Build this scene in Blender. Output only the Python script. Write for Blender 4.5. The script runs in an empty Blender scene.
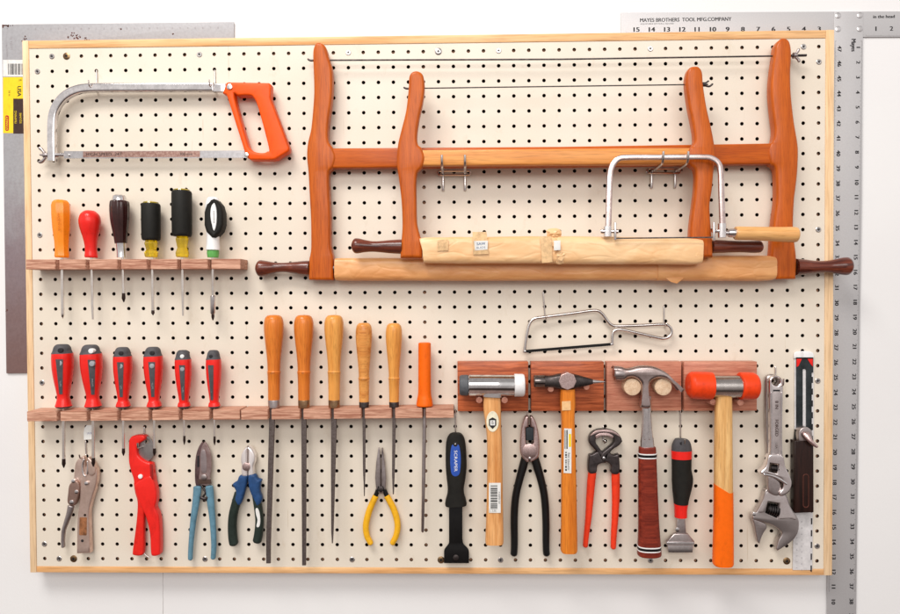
import bpy, bmesh, math, random
from mathutils.bvhtree import BVHTree
from mathutils import Vector, Matrix, noise
random.seed(7)
C = bpy.context.scene.collection
# ------------------------------------------------------------------ camera pose
F = 680.0
A1 = (0.0,0.0,0.0)
H = ((5.80803468e+02,-8.68264664e+00,4.24731920e+02),(-8.52468890e+00,-5.92455186e+02,3.07212236e+02),(-1.85575831e-02,-1.39285770e-02,1.0))
def _pose():
    cols = []
    for k in range(3):
        h = [H[i][k] for i in range(3)]
        cols.append(Vector(((h[0]-450*h[2])/F, (h[1]-307*h[2])/F, h[2])))
    a, b, t = cols
    s = (a.length+b.length)/2
    a, b, t = a/s, b/s, t/s
    a.normalize(); b = (b-a*a.dot(b)).normalized()
    c = a.cross(b)
    R = Matrix((a, b, c)).transposed()      # board (right, up, out) -> camera (right, down, forward)
    return R, -(R.transposed() @ t)
R_, CAM = _pose()
RT = R_.transposed()
CW = Vector((CAM.x, -CAM.z, CAM.y))
def U(px, py, h=0.0):
    """photo pixel -> board coordinates (right, up) on the plane h mm in front of the board"""
    d = RT @ Vector(((px-450)/F, (py-307)/F, 1.0))
    s = (h*0.001-CAM.z)/d.z
    p = CAM+d*s
    return Vector((p.x, p.y))
def P(px, py, h=0.0):
    q = U(px, py, h)
    return Vector((q.x, -h*0.001, q.y))
def sc(px, py, h=0.0):
    return ((U(px+1, py, h)-U(px, py, h)).length+(U(px, py+1, h)-U(px, py, h)).length)/2

# ------------------------------------------------------------------ materials
MATS = {}
def newmat(name):
    m = bpy.data.materials.new(name); m.use_nodes = True
    nt = m.node_tree
    return m, nt, nt.nodes['Principled BSDF']
def setp(b, col=None, rough=None, metal=None, coat=None, spec=None, trans=None):
    if col is not None: b.inputs['Base Color'].default_value = (*col, 1)
    if rough is not None: b.inputs['Roughness'].default_value = rough
    if metal is not None: b.inputs['Metallic'].default_value = metal
    if coat is not None: b.inputs['Coat Weight'].default_value = coat; b.inputs['Coat Roughness'].default_value = 0.12
    if spec is not None: b.inputs['Specular IOR Level'].default_value = spec
    if trans is not None: b.inputs['Transmission Weight'].default_value = trans
def coords(nt, scale, rnd=True):
    tc = nt.nodes.new('ShaderNodeTexCoord'); mp = nt.nodes.new('ShaderNodeMapping')
    mp.inputs['Scale'].default_value = scale
    if rnd:
        oi = nt.nodes.new('ShaderNodeObjectInfo'); add = nt.nodes.new('ShaderNodeVectorMath'); add.operation = 'ADD'
        ml = nt.nodes.new('ShaderNodeMath'); ml.operation = 'MULTIPLY'; ml.inputs[1].default_value = 3.7
        nt.links.new(oi.outputs['Random'], ml.inputs[0])
        nt.links.new(tc.outputs['Object'], add.inputs[0]); nt.links.new(ml.outputs[0], add.inputs[1])
        nt.links.new(add.outputs[0], mp.inputs['Vector'])
    else:
        nt.links.new(tc.outputs['Object'], mp.inputs['Vector'])
    return mp.outputs['Vector']
def noise_n(nt, vec, scale, detail=4, rough=0.55, dist=0):
    n = nt.nodes.new('ShaderNodeTexNoise'); n.inputs['Scale'].default_value = scale
    n.inputs['Detail'].default_value = detail; n.inputs['Roughness'].default_value = rough
    n.inputs['Distortion'].default_value = dist
    nt.links.new(vec, n.inputs['Vector']); return n.outputs['Fac']
def ramp(nt, fac, stops):
    r = nt.nodes.new('ShaderNodeValToRGB'); e = r.color_ramp.elements
    while len(e) < len(stops): e.new(0.5)
    for k, (p, c) in enumerate(stops): e[k].position = p; e[k].color = (*c, 1)
    nt.links.new(fac, r.inputs['Fac']); return r.outputs['Color']
def bump(nt, b, fac, strength=0.2, dist=0.0005):
    n = nt.nodes.new('ShaderNodeBump'); n.inputs['Strength'].default_value = strength; n.inputs['Distance'].default_value = dist
    nt.links.new(fac, n.inputs['Height']); nt.links.new(n.outputs['Normal'], b.inputs['Normal'])
def mix(nt, fac, a, b_, mode='MIX'):
    n = nt.nodes.new('ShaderNodeMix'); n.data_type = 'RGBA'; n.blend_type = mode
    for s, v in ((n.inputs[0], fac), (n.inputs[6], a), (n.inputs[7], b_)):
        if isinstance(v, (int, float)): s.default_value = v
        elif isinstance(v, tuple): s.default_value = (*v, 1)
        else: nt.links.new(v, s)
    return n.outputs[2]
def wood(name, dark, light, axis='z', rough=0.5, coat=0.0, fine=1.0, contrast=1.0):
    if name in MATS: return MATS[name]
    m, nt, b = newmat(name); setp(b, rough=rough, coat=coat, spec=0.22)
    k = {'x': (0.06, 1, 1), 'z': (1, 1, 0.06), 'y': (1, 0.06, 1)}[axis]
    v = coords(nt, k)
    n1 = noise_n(nt, v, 150*fine, 3, 0.6, 0.6)
    n2 = noise_n(nt, v, 900*fine, 2, 0.6)
    mid = tuple((a+c)/2 for a, c in zip(dark, light))
    c1 = ramp(nt, n1, [(0.5-0.18/contrast, dark), (0.5, mid), (0.5+0.18/contrast, light)])
    c2 = ramp(nt, n2, [(0.32, (0.72, 0.68, 0.64)), (0.52, (1, 1, 1))])
    nt.links.new(mix(nt, 0.75, c1, c2, 'MULTIPLY'), b.inputs['Base Color'])
    bump(nt, b, n2, 0.25, 0.0004)
    MATS[name] = m; return m
def plastic(name, col, rough=0.35, mottled=0.06, bumpy=0.0, scale=120, coat=0.0):
    if name in MATS: return MATS[name]
    m, nt, b = newmat(name); setp(b, rough=rough, coat=coat, spec=0.25)
    v = coords(nt, (1, 1, 1))
    n = noise_n(nt, v, scale, 5, 0.65)
    lo = tuple(c*(1-mottled*3) for c in col); hi = tuple(min(1, c*(1+mottled)) for c in col)
    wear = ramp(nt, noise_n(nt, coords(nt, (1, 1, .35)), 55, 7, 0.75), [(0.36, (.80, .78, .76)), (0.47, (1, 1, 1))])
    nt.links.new(mix(nt, 0.8 if mottled > 0 else 0.0, ramp(nt, n, [(0.3, lo), (0.6, hi)]), wear, 'MULTIPLY'), b.inputs['Base Color'])
    r = nt.nodes.new('ShaderNodeMapRange'); r.inputs['To Min'].default_value = rough*0.8; r.inputs['To Max'].default_value = min(1, rough*1.3)
    nt.links.new(n, r.inputs['Value']); nt.links.new(r.outputs[0], b.inputs['Roughness'])
    if bumpy:
        bump(nt, b, noise_n(nt, v, 1800, 2), bumpy, 0.0003)
    MATS[name] = m; return m
def metal(name, col, rough=0.25, dirt=None, dirt_amt=0.5, scale=60, brushed=None, m_=1.0):
    if name in MATS: return MATS[name]
    m, nt, b = newmat(name); setp(b, metal=m_, rough=rough)
    v = coords(nt, (1, 1, 1))
    n = noise_n(nt, v, scale, 6, 0.7)
    d = dirt or tuple(c*0.72 for c in col)
    nt.links.new(ramp(nt, n, [(0.5-0.25*dirt_amt, d), (0.5+0.2, col)] if dirt_amt < 1 else [(0.42, d), (0.66, col)]), b.inputs['Base Color'])
    r = nt.nodes.new('ShaderNodeMapRange'); r.inputs['To Min'].default_value = min(1, rough*1.5); r.inputs['To Max'].default_value = rough*0.7
    nt.links.new(n, r.inputs['Value']); nt.links.new(r.outputs[0], b.inputs['Roughness'])
    if brushed:
        vb = coords(nt, {'x': (0.03, 1, 1), 'z': (1, 1, 0.03)}[brushed])
        bump(nt, b, noise_n(nt, vb, 2500, 2), 0.12, 0.0002)
    MATS[name] = m; return m

BLACKINK = plastic('black_ink', (0.02, 0.018, 0.02), 0.5, 0)
WHITEP = plastic('white_paint', (0.85, 0.84, 0.83), 0.35, 0.02)
CHROME = metal('chrome', (0.86, 0.82, 0.82), 0.09, dirt_amt=0.3)
STEEL = metal('polished_steel', (0.82, 0.77, 0.76), 0.18, dirt_amt=0.6)
SHAFT = metal('driver_shaft', (0.92, 0.87, 0.82), 0.13, dirt=(.8, .72, .66))
DULL = metal('dull_steel', (0.58, 0.52, 0.51), 0.32, scale=90, dirt=(0.40, 0.34, 0.33))
DARKST = metal('dark_steel', (0.13, 0.11, 0.105), 0.38, scale=150, dirt=(0.06, 0.05, 0.05))
FILEST = metal('file_steel', (0.24, 0.20, 0.19), 0.45, scale=300, dirt=(0.14, 0.11, 0.10))
BLACKTIP = metal('blackened_tip', (0.07, 0.045, 0.04), 0.4)
WIRE = metal('zinc_wire', (0.76, 0.70, 0.67), 0.2)
BRASS = metal('brass_ferrule', (0.50, 0.33, 0.18), 0.25, dirt=(0.25, 0.13, 0.07))
PINE = wood('pine_trim', (0.74, 0.38, 0.15), (0.88, 0.56, 0.29), 'x', 0.5, 0, 0.35)
PINEV = wood('pine_trim_upright', (0.78, 0.50, 0.26), (0.90, 0.66, 0.42), 'z', 0.5, 0, 0.35)
BATTEN = wood('batten_wood', (0.34, 0.16, 0.09), (0.50, 0.28, 0.17), 'x', 0.7)
OAK = wood('rack_oak', (0.38, 0.16, 0.10), (0.70, 0.40, 0.28), 'x', 0.55, 0, 2.0, 1.5)
REDWOOD = wood('block_redwood', (0.27, 0.055, 0.018), (0.56, 0.14, 0.05), 'x', 0.42, 0.2, 1.7, 1.3)
PINKWOOD = wood('block_pinkwood', (0.42, 0.14, 0.085), (0.62, 0.27, 0.175), 'x', 0.45, 0.15, 1.7, 1.1)
SAWRED = wood('bow_saw_beech_dark', (0.42, 0.074, 0.005), (0.60, 0.128, 0.009), 'z', 0.36, 0.1, 0.8, .8)
SAWREDX = wood('bow_saw_beech_rail', (0.41, 0.070, 0.005), (0.58, 0.120, 0.009), 'x', 0.36, 0.1, 0.8, .8)
SAWTAN = wood('bow_saw_tan_rail', (0.64, 0.22, 0.045), (0.80, 0.36, 0.10), 'x', 0.42, 0.15, 0.5)
ROSE = wood('rosewood_handle', (0.065, 0.013, 0.008), (0.20, 0.045, 0.022), 'x', 0.25, 0.5)
HICK = wood('hickory', (0.62, 0.25, 0.07), (0.85, 0.45, 0.18), 'z', 0.42, 0.15, 0.8)
ASH = wood('ash_handle', (0.64, 0.32, 0.10), (0.85, 0.53, 0.22), 'z', 0.42, 0.15, 0.8)
AMBER = wood('amber_handle', (0.60, 0.15, 0.012), (0.78, 0.24, 0.025), 'z', 0.36, 0.2, 0.6)
FH1 = wood('file_handle_orange', (0.62, 0.15, 0.015), (0.76, 0.24, 0.035), 'z', 0.34, 0.25, 0.6, .8)
FH2 = wood('file_handle_honey', (0.70, 0.27, 0.05), (0.84, 0.40, 0.095), 'z', 0.34, 0.25, 0.6, .8)
FH3 = wood('file_handle_figured', (0.58, 0.20, 0.04), (0.82, 0.38, 0.10), 'x', 0.34, 0.25, 0.5)
BIRCH = wood('birch_peg', (0.66, 0.44, 0.28), (0.80, 0.60, 0.42), 'y', 0.5)
ORANGE = plastic('orange_plastic', (0.86, 0.095, 0.004), 0.38, 0.02)
ORANGE2 = plastic('orange_soft_plastic', (0.9, 0.14, 0.002), 0.4, 0.02)
ORANGEL = plastic('orange_amber_plastic', (0.92, 0.26, 0.012), 0.25, 0.03, coat=0.3)
RED = plastic('red_plastic', (0.80, 0.018, 0.012), 0.3, 0.02, coat=0.2)
MALLETOR = plastic('red_orange_mallet_plastic', (0.82, 0.055, 0.008), 0.36, 0.05)
REDM = plastic('red_matte_plastic', (0.74, 0.02, 0.012), 0.4, 0.04)
REDSLV = plastic('red_orange_sleeve', (0.83, 0.05, 0.015), 0.35, 0.04)
GREY = plastic('grey_rubber', (0.082, 0.078, 0.084), 0.55, 0.08, 0.2)
LGREY = plastic('light_grey_plastic', (0.32, 0.33, 0.35), 0.4)
BLACK = plastic('black_plastic', (0.007, 0.0065, 0.0065), 0.3, 0.05)
RUBBER = plastic('black_rubber', (0.011, 0.010, 0.008), 0.6, 0.1, 0.3)
BROWNPL = plastic('dark_brown_plastic', (0.035, 0.009, 0.008), 0.2, 0.1, coat=0.35)
TEAL = plastic('teal_dip', (0.12, 0.25, 0.33), 0.4, 0.08)
YELLOW = plastic('yellow_dip', (0.85, 0.44, 0.018), 0.35, 0.04)
BLUE = plastic('blue_grip', (0.02, 0.065, 0.18), 0.45, 0.1)
DGREEN = plastic('dark_green_grip', (0.018, 0.028, 0.022), 0.5, 0.1, 0.2)
GREEN = plastic('green_plastic', (0.13, 0.42, 0.10), 0.35)
BLUEINL = plastic('blue_inlay', (0.03, 0.09, 0.42), 0.4)
LEATHER = wood('stacked_leather', (0.12, 0.012, 0.006), (0.27, 0.035, 0.016), 'x', 0.35, 0.15, 1.2)
CAPGREY = plastic('grey_rubber_face', (0.10, 0.105, 0.115), 0.5, 0.08)
CAPWHITE = plastic('white_nylon_face', (0.82, 0.80, 0.80), 0.3, 0.02)
STICKER = plastic('paper_sticker', (0.78, 0.77, 0.74), 0.5, 0.03)
YSTICK = plastic('yellow_sticker', (0.86, 0.62, 0.02), 0.4, 0.02)
DSTICK = plastic('brown_black_print', (0.05, 0.025, 0.02), 0.4)
RSTICK = plastic('dark_red_print', (0.45, 0.03, 0.02), 0.4)
def _yel():
    m, nt, b = newmat('yellow_clear_plastic'); setp(b, (0.9, 0.66, 0.02), 0.08, trans=0.75, coat=0.6); return m
YCLEAR = _yel()
def _paper(nm='shaded_waxed_paper', ca=(0.66, 0.265, 0.08), cb=(0.80, 0.40, 0.155)):
    m, nt, b = newmat(nm); setp(b, rough=0.42, coat=0.15)
    v = coords(nt, (0.35, 1, 1)); n = noise_n(nt, v, 28, 6, 0.62, 0.5)
    nt.links.new(ramp(nt, n, [(0.3, ca), (0.62, cb)]), b.inputs['Base Color'])
    v2 = coords(nt, (0.5, 1, 1)); vo = nt.nodes.new('ShaderNodeTexVoronoi'); vo.feature = 'DISTANCE_TO_EDGE'; vo.inputs['Scale'].default_value = 38
    nz = nt.nodes.new('ShaderNodeTexNoise'); nz.inputs['Scale'].default_value = 20; nt.links.new(v2, nz.inputs['Vector'])
    nt.links.new(mix(nt, 0.06, v2, nz.outputs['Color'], 'ADD'), vo.inputs['Vector'])
    mr = nt.nodes.new('ShaderNodeMapRange'); mr.inputs['From Max'].default_value = 0.12; nt.links.new(vo.outputs['Distance'], mr.inputs['Value'])
    ad = nt.nodes.new('ShaderNodeMath'); ad.operation = 'MULTIPLY_ADD'; ad.inputs[1].default_value = 0.35
    nt.links.new(mr.outputs[0], ad.inputs[0]); nt.links.new(noise_n(nt, v, 30, 3, 0.5, 1.5), ad.inputs[2])
    bump(nt, b, ad.outputs[0], 0.4, 0.002)
    return m
PAPER = _paper(); PAPER2 = _paper('lit_waxed_paper', (0.79, 0.43, 0.18), (0.88, 0.58, 0.31))  # same paper twice, its shaded and its lit tone put into the colour
TAPE = plastic('masking_tape', (0.76, 0.50, 0.26), 0.45, 0.1)
def _board():
    m, nt, b = newmat('cream_hardboard'); setp(b, rough=0.42)
    v = coords(nt, (1, 1, 1), False)
    n = noise_n(nt, v, 9, 3); n2 = noise_n(nt, v, 700, 3, 0.7)
    c = ramp(nt, n, [(0.3, (0.745, 0.66, 0.545)), (0.7, (0.785, 0.705, 0.60))])
    c2 = ramp(nt, n2, [(0.35, (0.93, 0.92, 0.9)), (0.55, (1, 1, 1))])
    sm_ = ramp(nt, noise_n(nt, coords(nt, (1, 1, .5), False), 26, 8, 0.78), [(0.33, (.90, .86, .81)), (0.43, (1, 1, 1))])
    sc1 = ramp(nt, noise_n(nt, coords(nt, (14, 1, .5), False), 12, 3, 0.5), [(0.27, (.86, .82, .77)), (0.29, (1, 1, 1))])
    c = mix(nt, 0.9, mix(nt, 0.7, c, sm_, 'MULTIPLY'), sc1, 'MULTIPLY')
    nt.links.new(mix(nt, 0.6, c, c2, 'MULTIPLY'), b.inputs['Base Color'])
    bump(nt, b, n2, 0.12, 0.0003); return m
BOARD = _board()
def _wall():
    m, nt, b = newmat('white_wall_paint'); setp(b, rough=0.8)
    v = coords(nt, (1, 1, 1), False); n = noise_n(nt, v, 2.5, 4)
    nt.links.new(ramp(nt, n, [(0.3, (0.78, 0.765, 0.765)), (0.7, (0.82, 0.81, 0.805))]), b.inputs['Base Color'])
    bump(nt, b, noise_n(nt, v, 260, 5, 0.6), 0.25, 0.0006); return m
WALL = _wall()
def _rust():
    m, nt, b = newmat('rusty_square_steel'); setp(b, metal=0.15, rough=0.5)
    tc = nt.nodes.new('ShaderNodeTexCoord'); sp = nt.nodes.new('ShaderNodeSeparateXYZ'); nt.links.new(tc.outputs['Object'], sp.inputs[0])
    mr = nt.nodes.new('ShaderNodeMapRange'); mr.inputs['From Min'].default_value = 0.02; mr.inputs['From Max'].default_value = 0.50
    nt.links.new(sp.outputs['Z'], mr.inputs['Value'])
    v = coords(nt, (1, 1, 1), False); n = noise_n(nt, v, 14, 6, 0.65); n2 = noise_n(nt, v, 220, 4, 0.7)
    ad = nt.nodes.new('ShaderNodeMath'); ad.operation = 'MULTIPLY_ADD'; ad.inputs[1].default_value = 0.5; nt.links.new(n, ad.inputs[0]); nt.links.new(mr.outputs[0], ad.inputs[2])
    c = ramp(nt, ad.outputs[0], [(0.25, (0.21, 0.125, 0.115)), (0.65, (0.25, 0.195, 0.21)), (0.95, (0.36, 0.355, 0.37))])
    c2 = ramp(nt, n2, [(0.3, (0.8, 0.78, 0.78)), (0.6, (1, 1, 1))])
    nt.links.new(mix(nt, 0.7, c, c2, 'MULTIPLY'), b.inputs['Base Color']); return m
RUSTSQ = _rust()
RUST = plastic('rust_spot', (0.09, 0.03, 0.02), 0.8, 0.2)
ALU = metal('satin_aluminium', (0.55, 0.54, 0.545), 0.45, dirt_amt=0.4, scale=500, dirt=(0.52, 0.505, 0.51), m_=0.4)
VISE = metal('worn_nickel_brown', (0.76, 0.57, 0.49), 0.36, scale=70, dirt=(0.58, 0.42, 0.35), m_=0.8)
BLADERUST = metal('tarnished_shear_steel', (0.52, 0.40, 0.38), 0.33, scale=60, dirt=(0.28, 0.18, 0.17), m_=0.8)
PINKST = metal('knurled_pliers_steel', (0.74, 0.57, 0.55), 0.33, scale=500, dirt=(0.48, 0.34, 0.32), dirt_amt=1)
BLADEPR = metal('printed_blade_brown', (0.50, 0.34, 0.29), 0.35, scale=240, dirt=(0.28, 0.15, 0.12), dirt_amt=1, m_=0.7)
BLADEGR = metal('grey_blade', (0.50, 0.48, 0.49), 0.35, scale=200, m_=0.7)
TEALST = metal('dark_teal_blade', (0.05, 0.062, 0.068), 0.3, scale=50, dirt=(0.02, 0.025, 0.027), m_=0.5)

# ------------------------------------------------------------------ mesh helpers
def finish(me, sharp=32):
    bm = bmesh.new(); bm.from_mesh(me)
    bmesh.ops.remove_doubles(bm, verts=bm.verts, dist=1e-6)
    ca = math.radians(sharp)
    for f in bm.faces: f.smooth = True
    for e in bm.edges:
        e.smooth = not (len(e.link_faces) == 2 and e.calc_face_angle(0) > ca)
    bm.to_mesh(me); bm.free(); me.update()
class MB:
    def __init__(self): self.v = []; self.f = []
    def add(self, v, f):
        o = len(self.v); self.v += [Vector(p) for p in v]; self.f += [tuple(i+o for i in q) for q in f]; return self
def obj(name, mb, mat, parent=None, sharp=32, origin=None, recalc=True):
    org = Vector(parent['_o']) if parent is not None else (origin or Vector((0, 0, 0)))
    me = bpy.data.meshes.new(name)
    me.from_pydata([tuple(p-org) for p in mb.v], [], mb.f); me.validate()
    if recalc:
        bm = bmesh.new(); bm.from_mesh(me); bmesh.ops.remove_doubles(bm, verts=bm.verts, dist=1e-6)
        bmesh.ops.recalc_face_normals(bm, faces=bm.faces); bm.to_mesh(me); bm.free()
    finish(me, sharp)
    me.materials.append(mat)
    o = bpy.data.objects.new(name, me); C.objects.link(o)
    o['_o'] = tuple(org)
    if parent is not None: o.parent = parent
    else: o.location = org
    return o
def thing(name, label, cat, px, py, h=0, group=None):
    o = bpy.data.objects.new(name, None); C.objects.link(o)
    p = P(px, py, h); o.location = p; o['_o'] = tuple(p); o.empty_display_size = 0.02
    o['label'] = label; o['category'] = cat
    if group: o['group'] = group
    return o
def tag(o, label, cat, group=None):
    o['label'] = label; o['category'] = cat
    if group: o['group'] = group
    return o
def cr(pts, n=8, closed=False):
    """Catmull-Rom through tuples of any length"""
    out = []; m = len(pts)
    g = (lambda i: pts[i % m]) if closed else (lambda i: pts[max(0, min(m-1, i))])
    for i in range(m if closed else m-1):
        a, b, c, d = g(i-1), g(i), g(i+1), g(i+2)
        if b == c: continue
        for k in range(n):
            t = k/n; t2 = t*t; t3 = t2*t
            out.append(tuple(0.5*((2*q)+(-p+r)*t+(2*p-5*q+4*r-s)*t2+(-p+3*q-3*r+s)*t3) for p, q, r, s in zip(a, b, c, d)))
    if not closed: out.append(tuple(map(float, pts[-1])))
    return out
def sm(pts, n=4):
    """closed outline, smoothed; a point given as (x,y,1) stays a sharp corner"""
    if not any(len(p) > 2 for p in pts): return [p[:2] for p in cr([p[:2] for p in pts], n, True)]
    k = next(i for i, p in enumerate(pts) if len(p) > 2)
    pts = list(pts[k:])+list(pts[:k])+[pts[k]]
    out = []; run = [pts[0]]
    for p in pts[1:]:
        run.append(p)
        if len(p) > 2:
            seg = cr([q[:2] for q in run], n) if len(run) > 2 else [run[0][:2], run[1][:2]]
            out += seg[:-1]; run = [p]
    return out
def plate(pts, h0, h1, bev=0.6, holes=(), mb=None, hp=None):
    """outline in photo pixels -> solid between heights h0 and h1 (mm), rounded rims of bev mm"""
    hp = h1 if hp is None else hp
    cu = bpy.data.curves.new('t', 'CURVE'); cu.dimensions = '2D'; cu.fill_mode = 'BOTH'
    b = min(bev*0.001, (h1-h0)*0.0005*0.98)
    cu.extrude = (h1-h0)*0.0005-b; cu.bevel_depth = b; cu.bevel_resolution = 2; cu.offset = -b
    for loop in [pts]+list(holes):
        q = [U(x, y, hp) for x, y in [p[:2] for p in loop]]
        ar = sum(q[i-1].x*q[i].y-q[i].x*q[i-1].y for i in range(len(q)))
        if (ar < 0) == (loop is pts): q.reverse()
        s = cu.splines.new('POLY'); s.points.add(len(q)-1); s.use_cyclic_u = True
        for i, v in enumerate(q): s.points[i].co = (v.x, v.y, 0, 1)
    o = bpy.data.objects.new('t', cu); me = bpy.data.meshes.new_from_object(o)
    hc = (h0+h1)*0.0005
    mb = mb or MB()
    mb.add([Vector((v.co.x, -hc-v.co.z, v.co.y)) for v in me.vertices], [tuple(p.vertices) for p in me.polygons])
    bpy.data.objects.remove(o); bpy.data.curves.remove(cu); bpy.data.meshes.remove(me)
    return mb
def tube_from(pos, rad, th, n=20, ex=2.0, mb=None, up=Vector((0, -1, 0)), caps=True):
    mb = mb or MB(); rings = []; m = len(pos); V = []; Fc = []
    for i in range(m):
        T = (pos[min(m-1, i+1)]-pos[max(0, i-1)]).normalized()
        N = up-T*up.dot(T)
        N = N.normalized() if N.length > 1e-4 else Vector((0, 0, 1))
        B = T.cross(N)
        for k in range(n):
            a = 2*math.pi*k/n; c, s = math.cos(a), math.sin(a)
            cx = math.copysign(abs(c)**(2/ex), c); sy = math.copysign(abs(s)**(2/ex), s)
            V.append(pos[i]+B*cx*rad[i]+N*sy*th[i])
    for i in range(m-1):
        for k in range(n):
            k2 = (k+1) % n
            Fc.append((i*n+k, i*n+k2, (i+1)*n+k2, (i+1)*n+k))
    if caps: Fc.append(tuple(range(n))[::-1]); Fc.append(tuple((m-1)*n+k for k in range(n)))
    return mb.add(V, Fc)
def sweep(pts, h=10, t=None, cap=(1, 1), smooth=True, n=20, ex=2.0, mb=None, step=6, flat=None):
    """pts: (px, py, width px[, h mm]); t = thickness in px (number), None = round section, 'k'*w via flat ratio"""
    q = [(p[0], p[1], p[2], p[3] if len(p) > 3 else h) for p in pts]
    q = cr(q, step) if smooth else [tuple(map(float, p)) for p in q]
    pos = [P(a, b, d) for a, b, w, d in q]
    s_ = [sc(a, b, d) for a, b, w, d in q]
    rad = [w*0.5*s for (a, b, w, d), s in zip(q, s_)]
    if flat is not None: th = [r*flat for r in rad]
    else: th = [(t*0.5*s if t else r) for r, s in zip(rad, s_)]
    L = [0]
    for i in range(1, len(pos)): L.append(L[-1]+(pos[i]-pos[i-1]).length)
    tot = L[-1]
    def at(s):
        s = min(max(s, 0), tot)
        for i in range(1, len(L)):
            if s <= L[i] or i == len(L)-1:
                d = L[i]-L[i-1]; f = (s-L[i-1])/d if d > 0 else 0
                return pos[i-1].lerp(pos[i], f), rad[i-1]+(rad[i]-rad[i-1])*f, th[i-1]+(th[i]-th[i-1])*f
    c0 = cap[0]*rad[0]; c1 = cap[1]*rad[-1]
    st = []
    if c0 > 0:
        for k in range(0, 6):
            a = math.radians(8+k*82/6); st.append((c0*(1-math.cos(a)), math.sin(a), 0))
    mid = [(l, 1, i) for i, l in enumerate(L) if c0-1e-9 <= l <= tot-c1+1e-9]
    if c0 > 0: st.append((c0, 1, 0))
    st += mid
    if c1 > 0:
        st.append((tot-c1, 1, 0))
        for k in range(5, -1, -1):
            a = math.radians(8+k*82/6); st.append((tot-c1*(1-math.cos(a)), math.sin(a), 0))
    pp, rr, tt = [], [], []
    for s, f, i in st:
        p, r, th_ = at(s) if not (f == 1 and i) else (pos[i], rad[i], th[i])
        if pp and (p-pp[-1]).length < 1e-7 and abs(r*f-rr[-1]) < 1e-7: continue
        if pp and (p-pp[-1]).length < 1e-7: p = p+(pos[-1]-pos[0]).normalized()*2e-6
        pp.append(p); rr.append(max(r*f, 1e-5)); tt.append(max(th_*f, 1e-5))
    return tube_from(pp, rr, tt, n, ex, mb)
def wire3(pts, r, n=10, mb=None, smooth=0):
    """round wire through 3-D points (metres)"""
    if smooth: pts = [Vector(p) for p in cr([tuple(p) for p in pts], smooth)]
    mb = mb or MB(); V = []; Fc = []; m = len(pts)
    T = (pts[1]-pts[0]).normalized(); N = T.orthogonal().normalized()
    for i in range(m):
        T2 = (pts[min(m-1, i+1)]-pts[max(0, i-1)]).normalized()
        N = (N-T2*N.dot(T2)).normalized(); B = T2.cross(N)
        for k in range(n):
            a = 2*math.pi*k/n; V.append(pts[i]+(N*math.cos(a)+B*math.sin(a))*r)
    for i in range(m-1):
        for k in range(n):
            k2 = (k+1) % n; Fc.append((i*n+k, i*n+k2, (i+1)*n+k2, (i+1)*n+k))
    Fc.append(tuple(range(n))[::-1]); Fc.append(tuple((m-1)*n+k for k in range(n)))
    return mb.add(V, Fc)
def disc(px, py, rpx, h0, h1, bev=0.5, n=28, hp=None, mb=None, inner=0):
    """short cylinder standing out from the board, drawn at its front face"""
    hp = h1 if hp is None else hp
    c = U(px, py, hp); r = rpx*sc(px, py, hp); b = bev*0.001
    prof = [(r, h0*.001), (r, h1*.001-b), (r-b*0.3, h1*.001-b*0.3), (r-b, h1*.001), (1e-5 if not inner else inner*sc(px, py, hp), h1*.001)]
    if not inner: prof = [(1e-5, h0*.001)]+prof
    else: prof = [(inner*sc(px, py, hp), h0*.001)]+prof+[(inner*sc(px, py, hp), h0*.001)]
    V = []; Fc = []; m = len(prof)
    for rr, hh in prof:
        for k in range(n):
            a = 2*math.pi*k/n; V.append(Vector((c.x+rr*math.cos(a), -hh, c.y+rr*math.sin(a))))
    for i in range(m-1):
        for k in range(n):
            k2 = (k+1) % n; Fc.append((i*n+k, i*n+k2, (i+1)*n+k2, (i+1)*n+k))
    mb = mb or MB()
    return mb.add(V, Fc)
def boxm(x0, x1, y0, y1, z0, z1, bev=0, mb=None):
    bm = bmesh.new(); bmesh.ops.create_cube(bm, size=1)
    for v in bm.verts: v.co = Vector(((x0+x1)/2+v.co.x*(x1-x0), (y0+y1)/2+v.co.y*(y1-y0), (z0+z1)/2+v.co.z*(z1-z0)))
    if bev: bmesh.ops.bevel(bm, geom=bm.edges[:], offset=bev, segments=2, affect='EDGES', profile=0.5)
    mb = mb or MB(); bm.verts.ensure_lookup_table(); bm.verts.index_update()
    mb.add([v.co.copy() for v in bm.verts], [tuple(v.index for v in f.verts) for f in bm.faces]); bm.free()
    return mb
def rectpts(cx, cy, w, hh, ang=0, r=0):
    a = math.radians(ang); out = []
    if r <= 0: base = [(-w/2, -hh/2), (w/2, -hh/2), (w/2, hh/2), (-w/2, hh/2)]
    else:
        base = []
        for sx, sy, a0 in ((1, -1, -90), (1, 1, 0), (-1, 1, 90), (-1, -1, 180)):
            for k in range(5):
                t = math.radians(a0+k*22.5); base.append((sx*(w/2-r)+r*math.cos(t), sy*(hh/2-r)+r*math.sin(t)))
    for x, y in base: out.append((cx+x*math.cos(a)-y*math.sin(a), cy+x*math.sin(a)+y*math.cos(a)))
    return out
def circ(cx, cy, r, n=20, ry=None): return [(cx+r*math.cos(2*math.pi*k/n), cy+(ry or r)*math.sin(2*math.pi*k/n)) for k in range(n)]
_tc = {}
def text_geo(s):
    if s not in _tc:
        cu = bpy.data.curves.new('t', 'FONT'); cu.body = s; cu.size = 1; cu.align_x = 'CENTER'; cu.align_y = 'CENTER'; cu.resolution_u = 3
        o = bpy.data.objects.new('t', cu); me = bpy.data.meshes.new_from_object(o)
        _tc[s] = ([v.co.copy() for v in me.vertices], [tuple(p.vertices) for p in me.polygons])
        bpy.data.objects.remove(o); bpy.data.curves.remove(cu); bpy.data.meshes.remove(me)
    return _tc[s]
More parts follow.
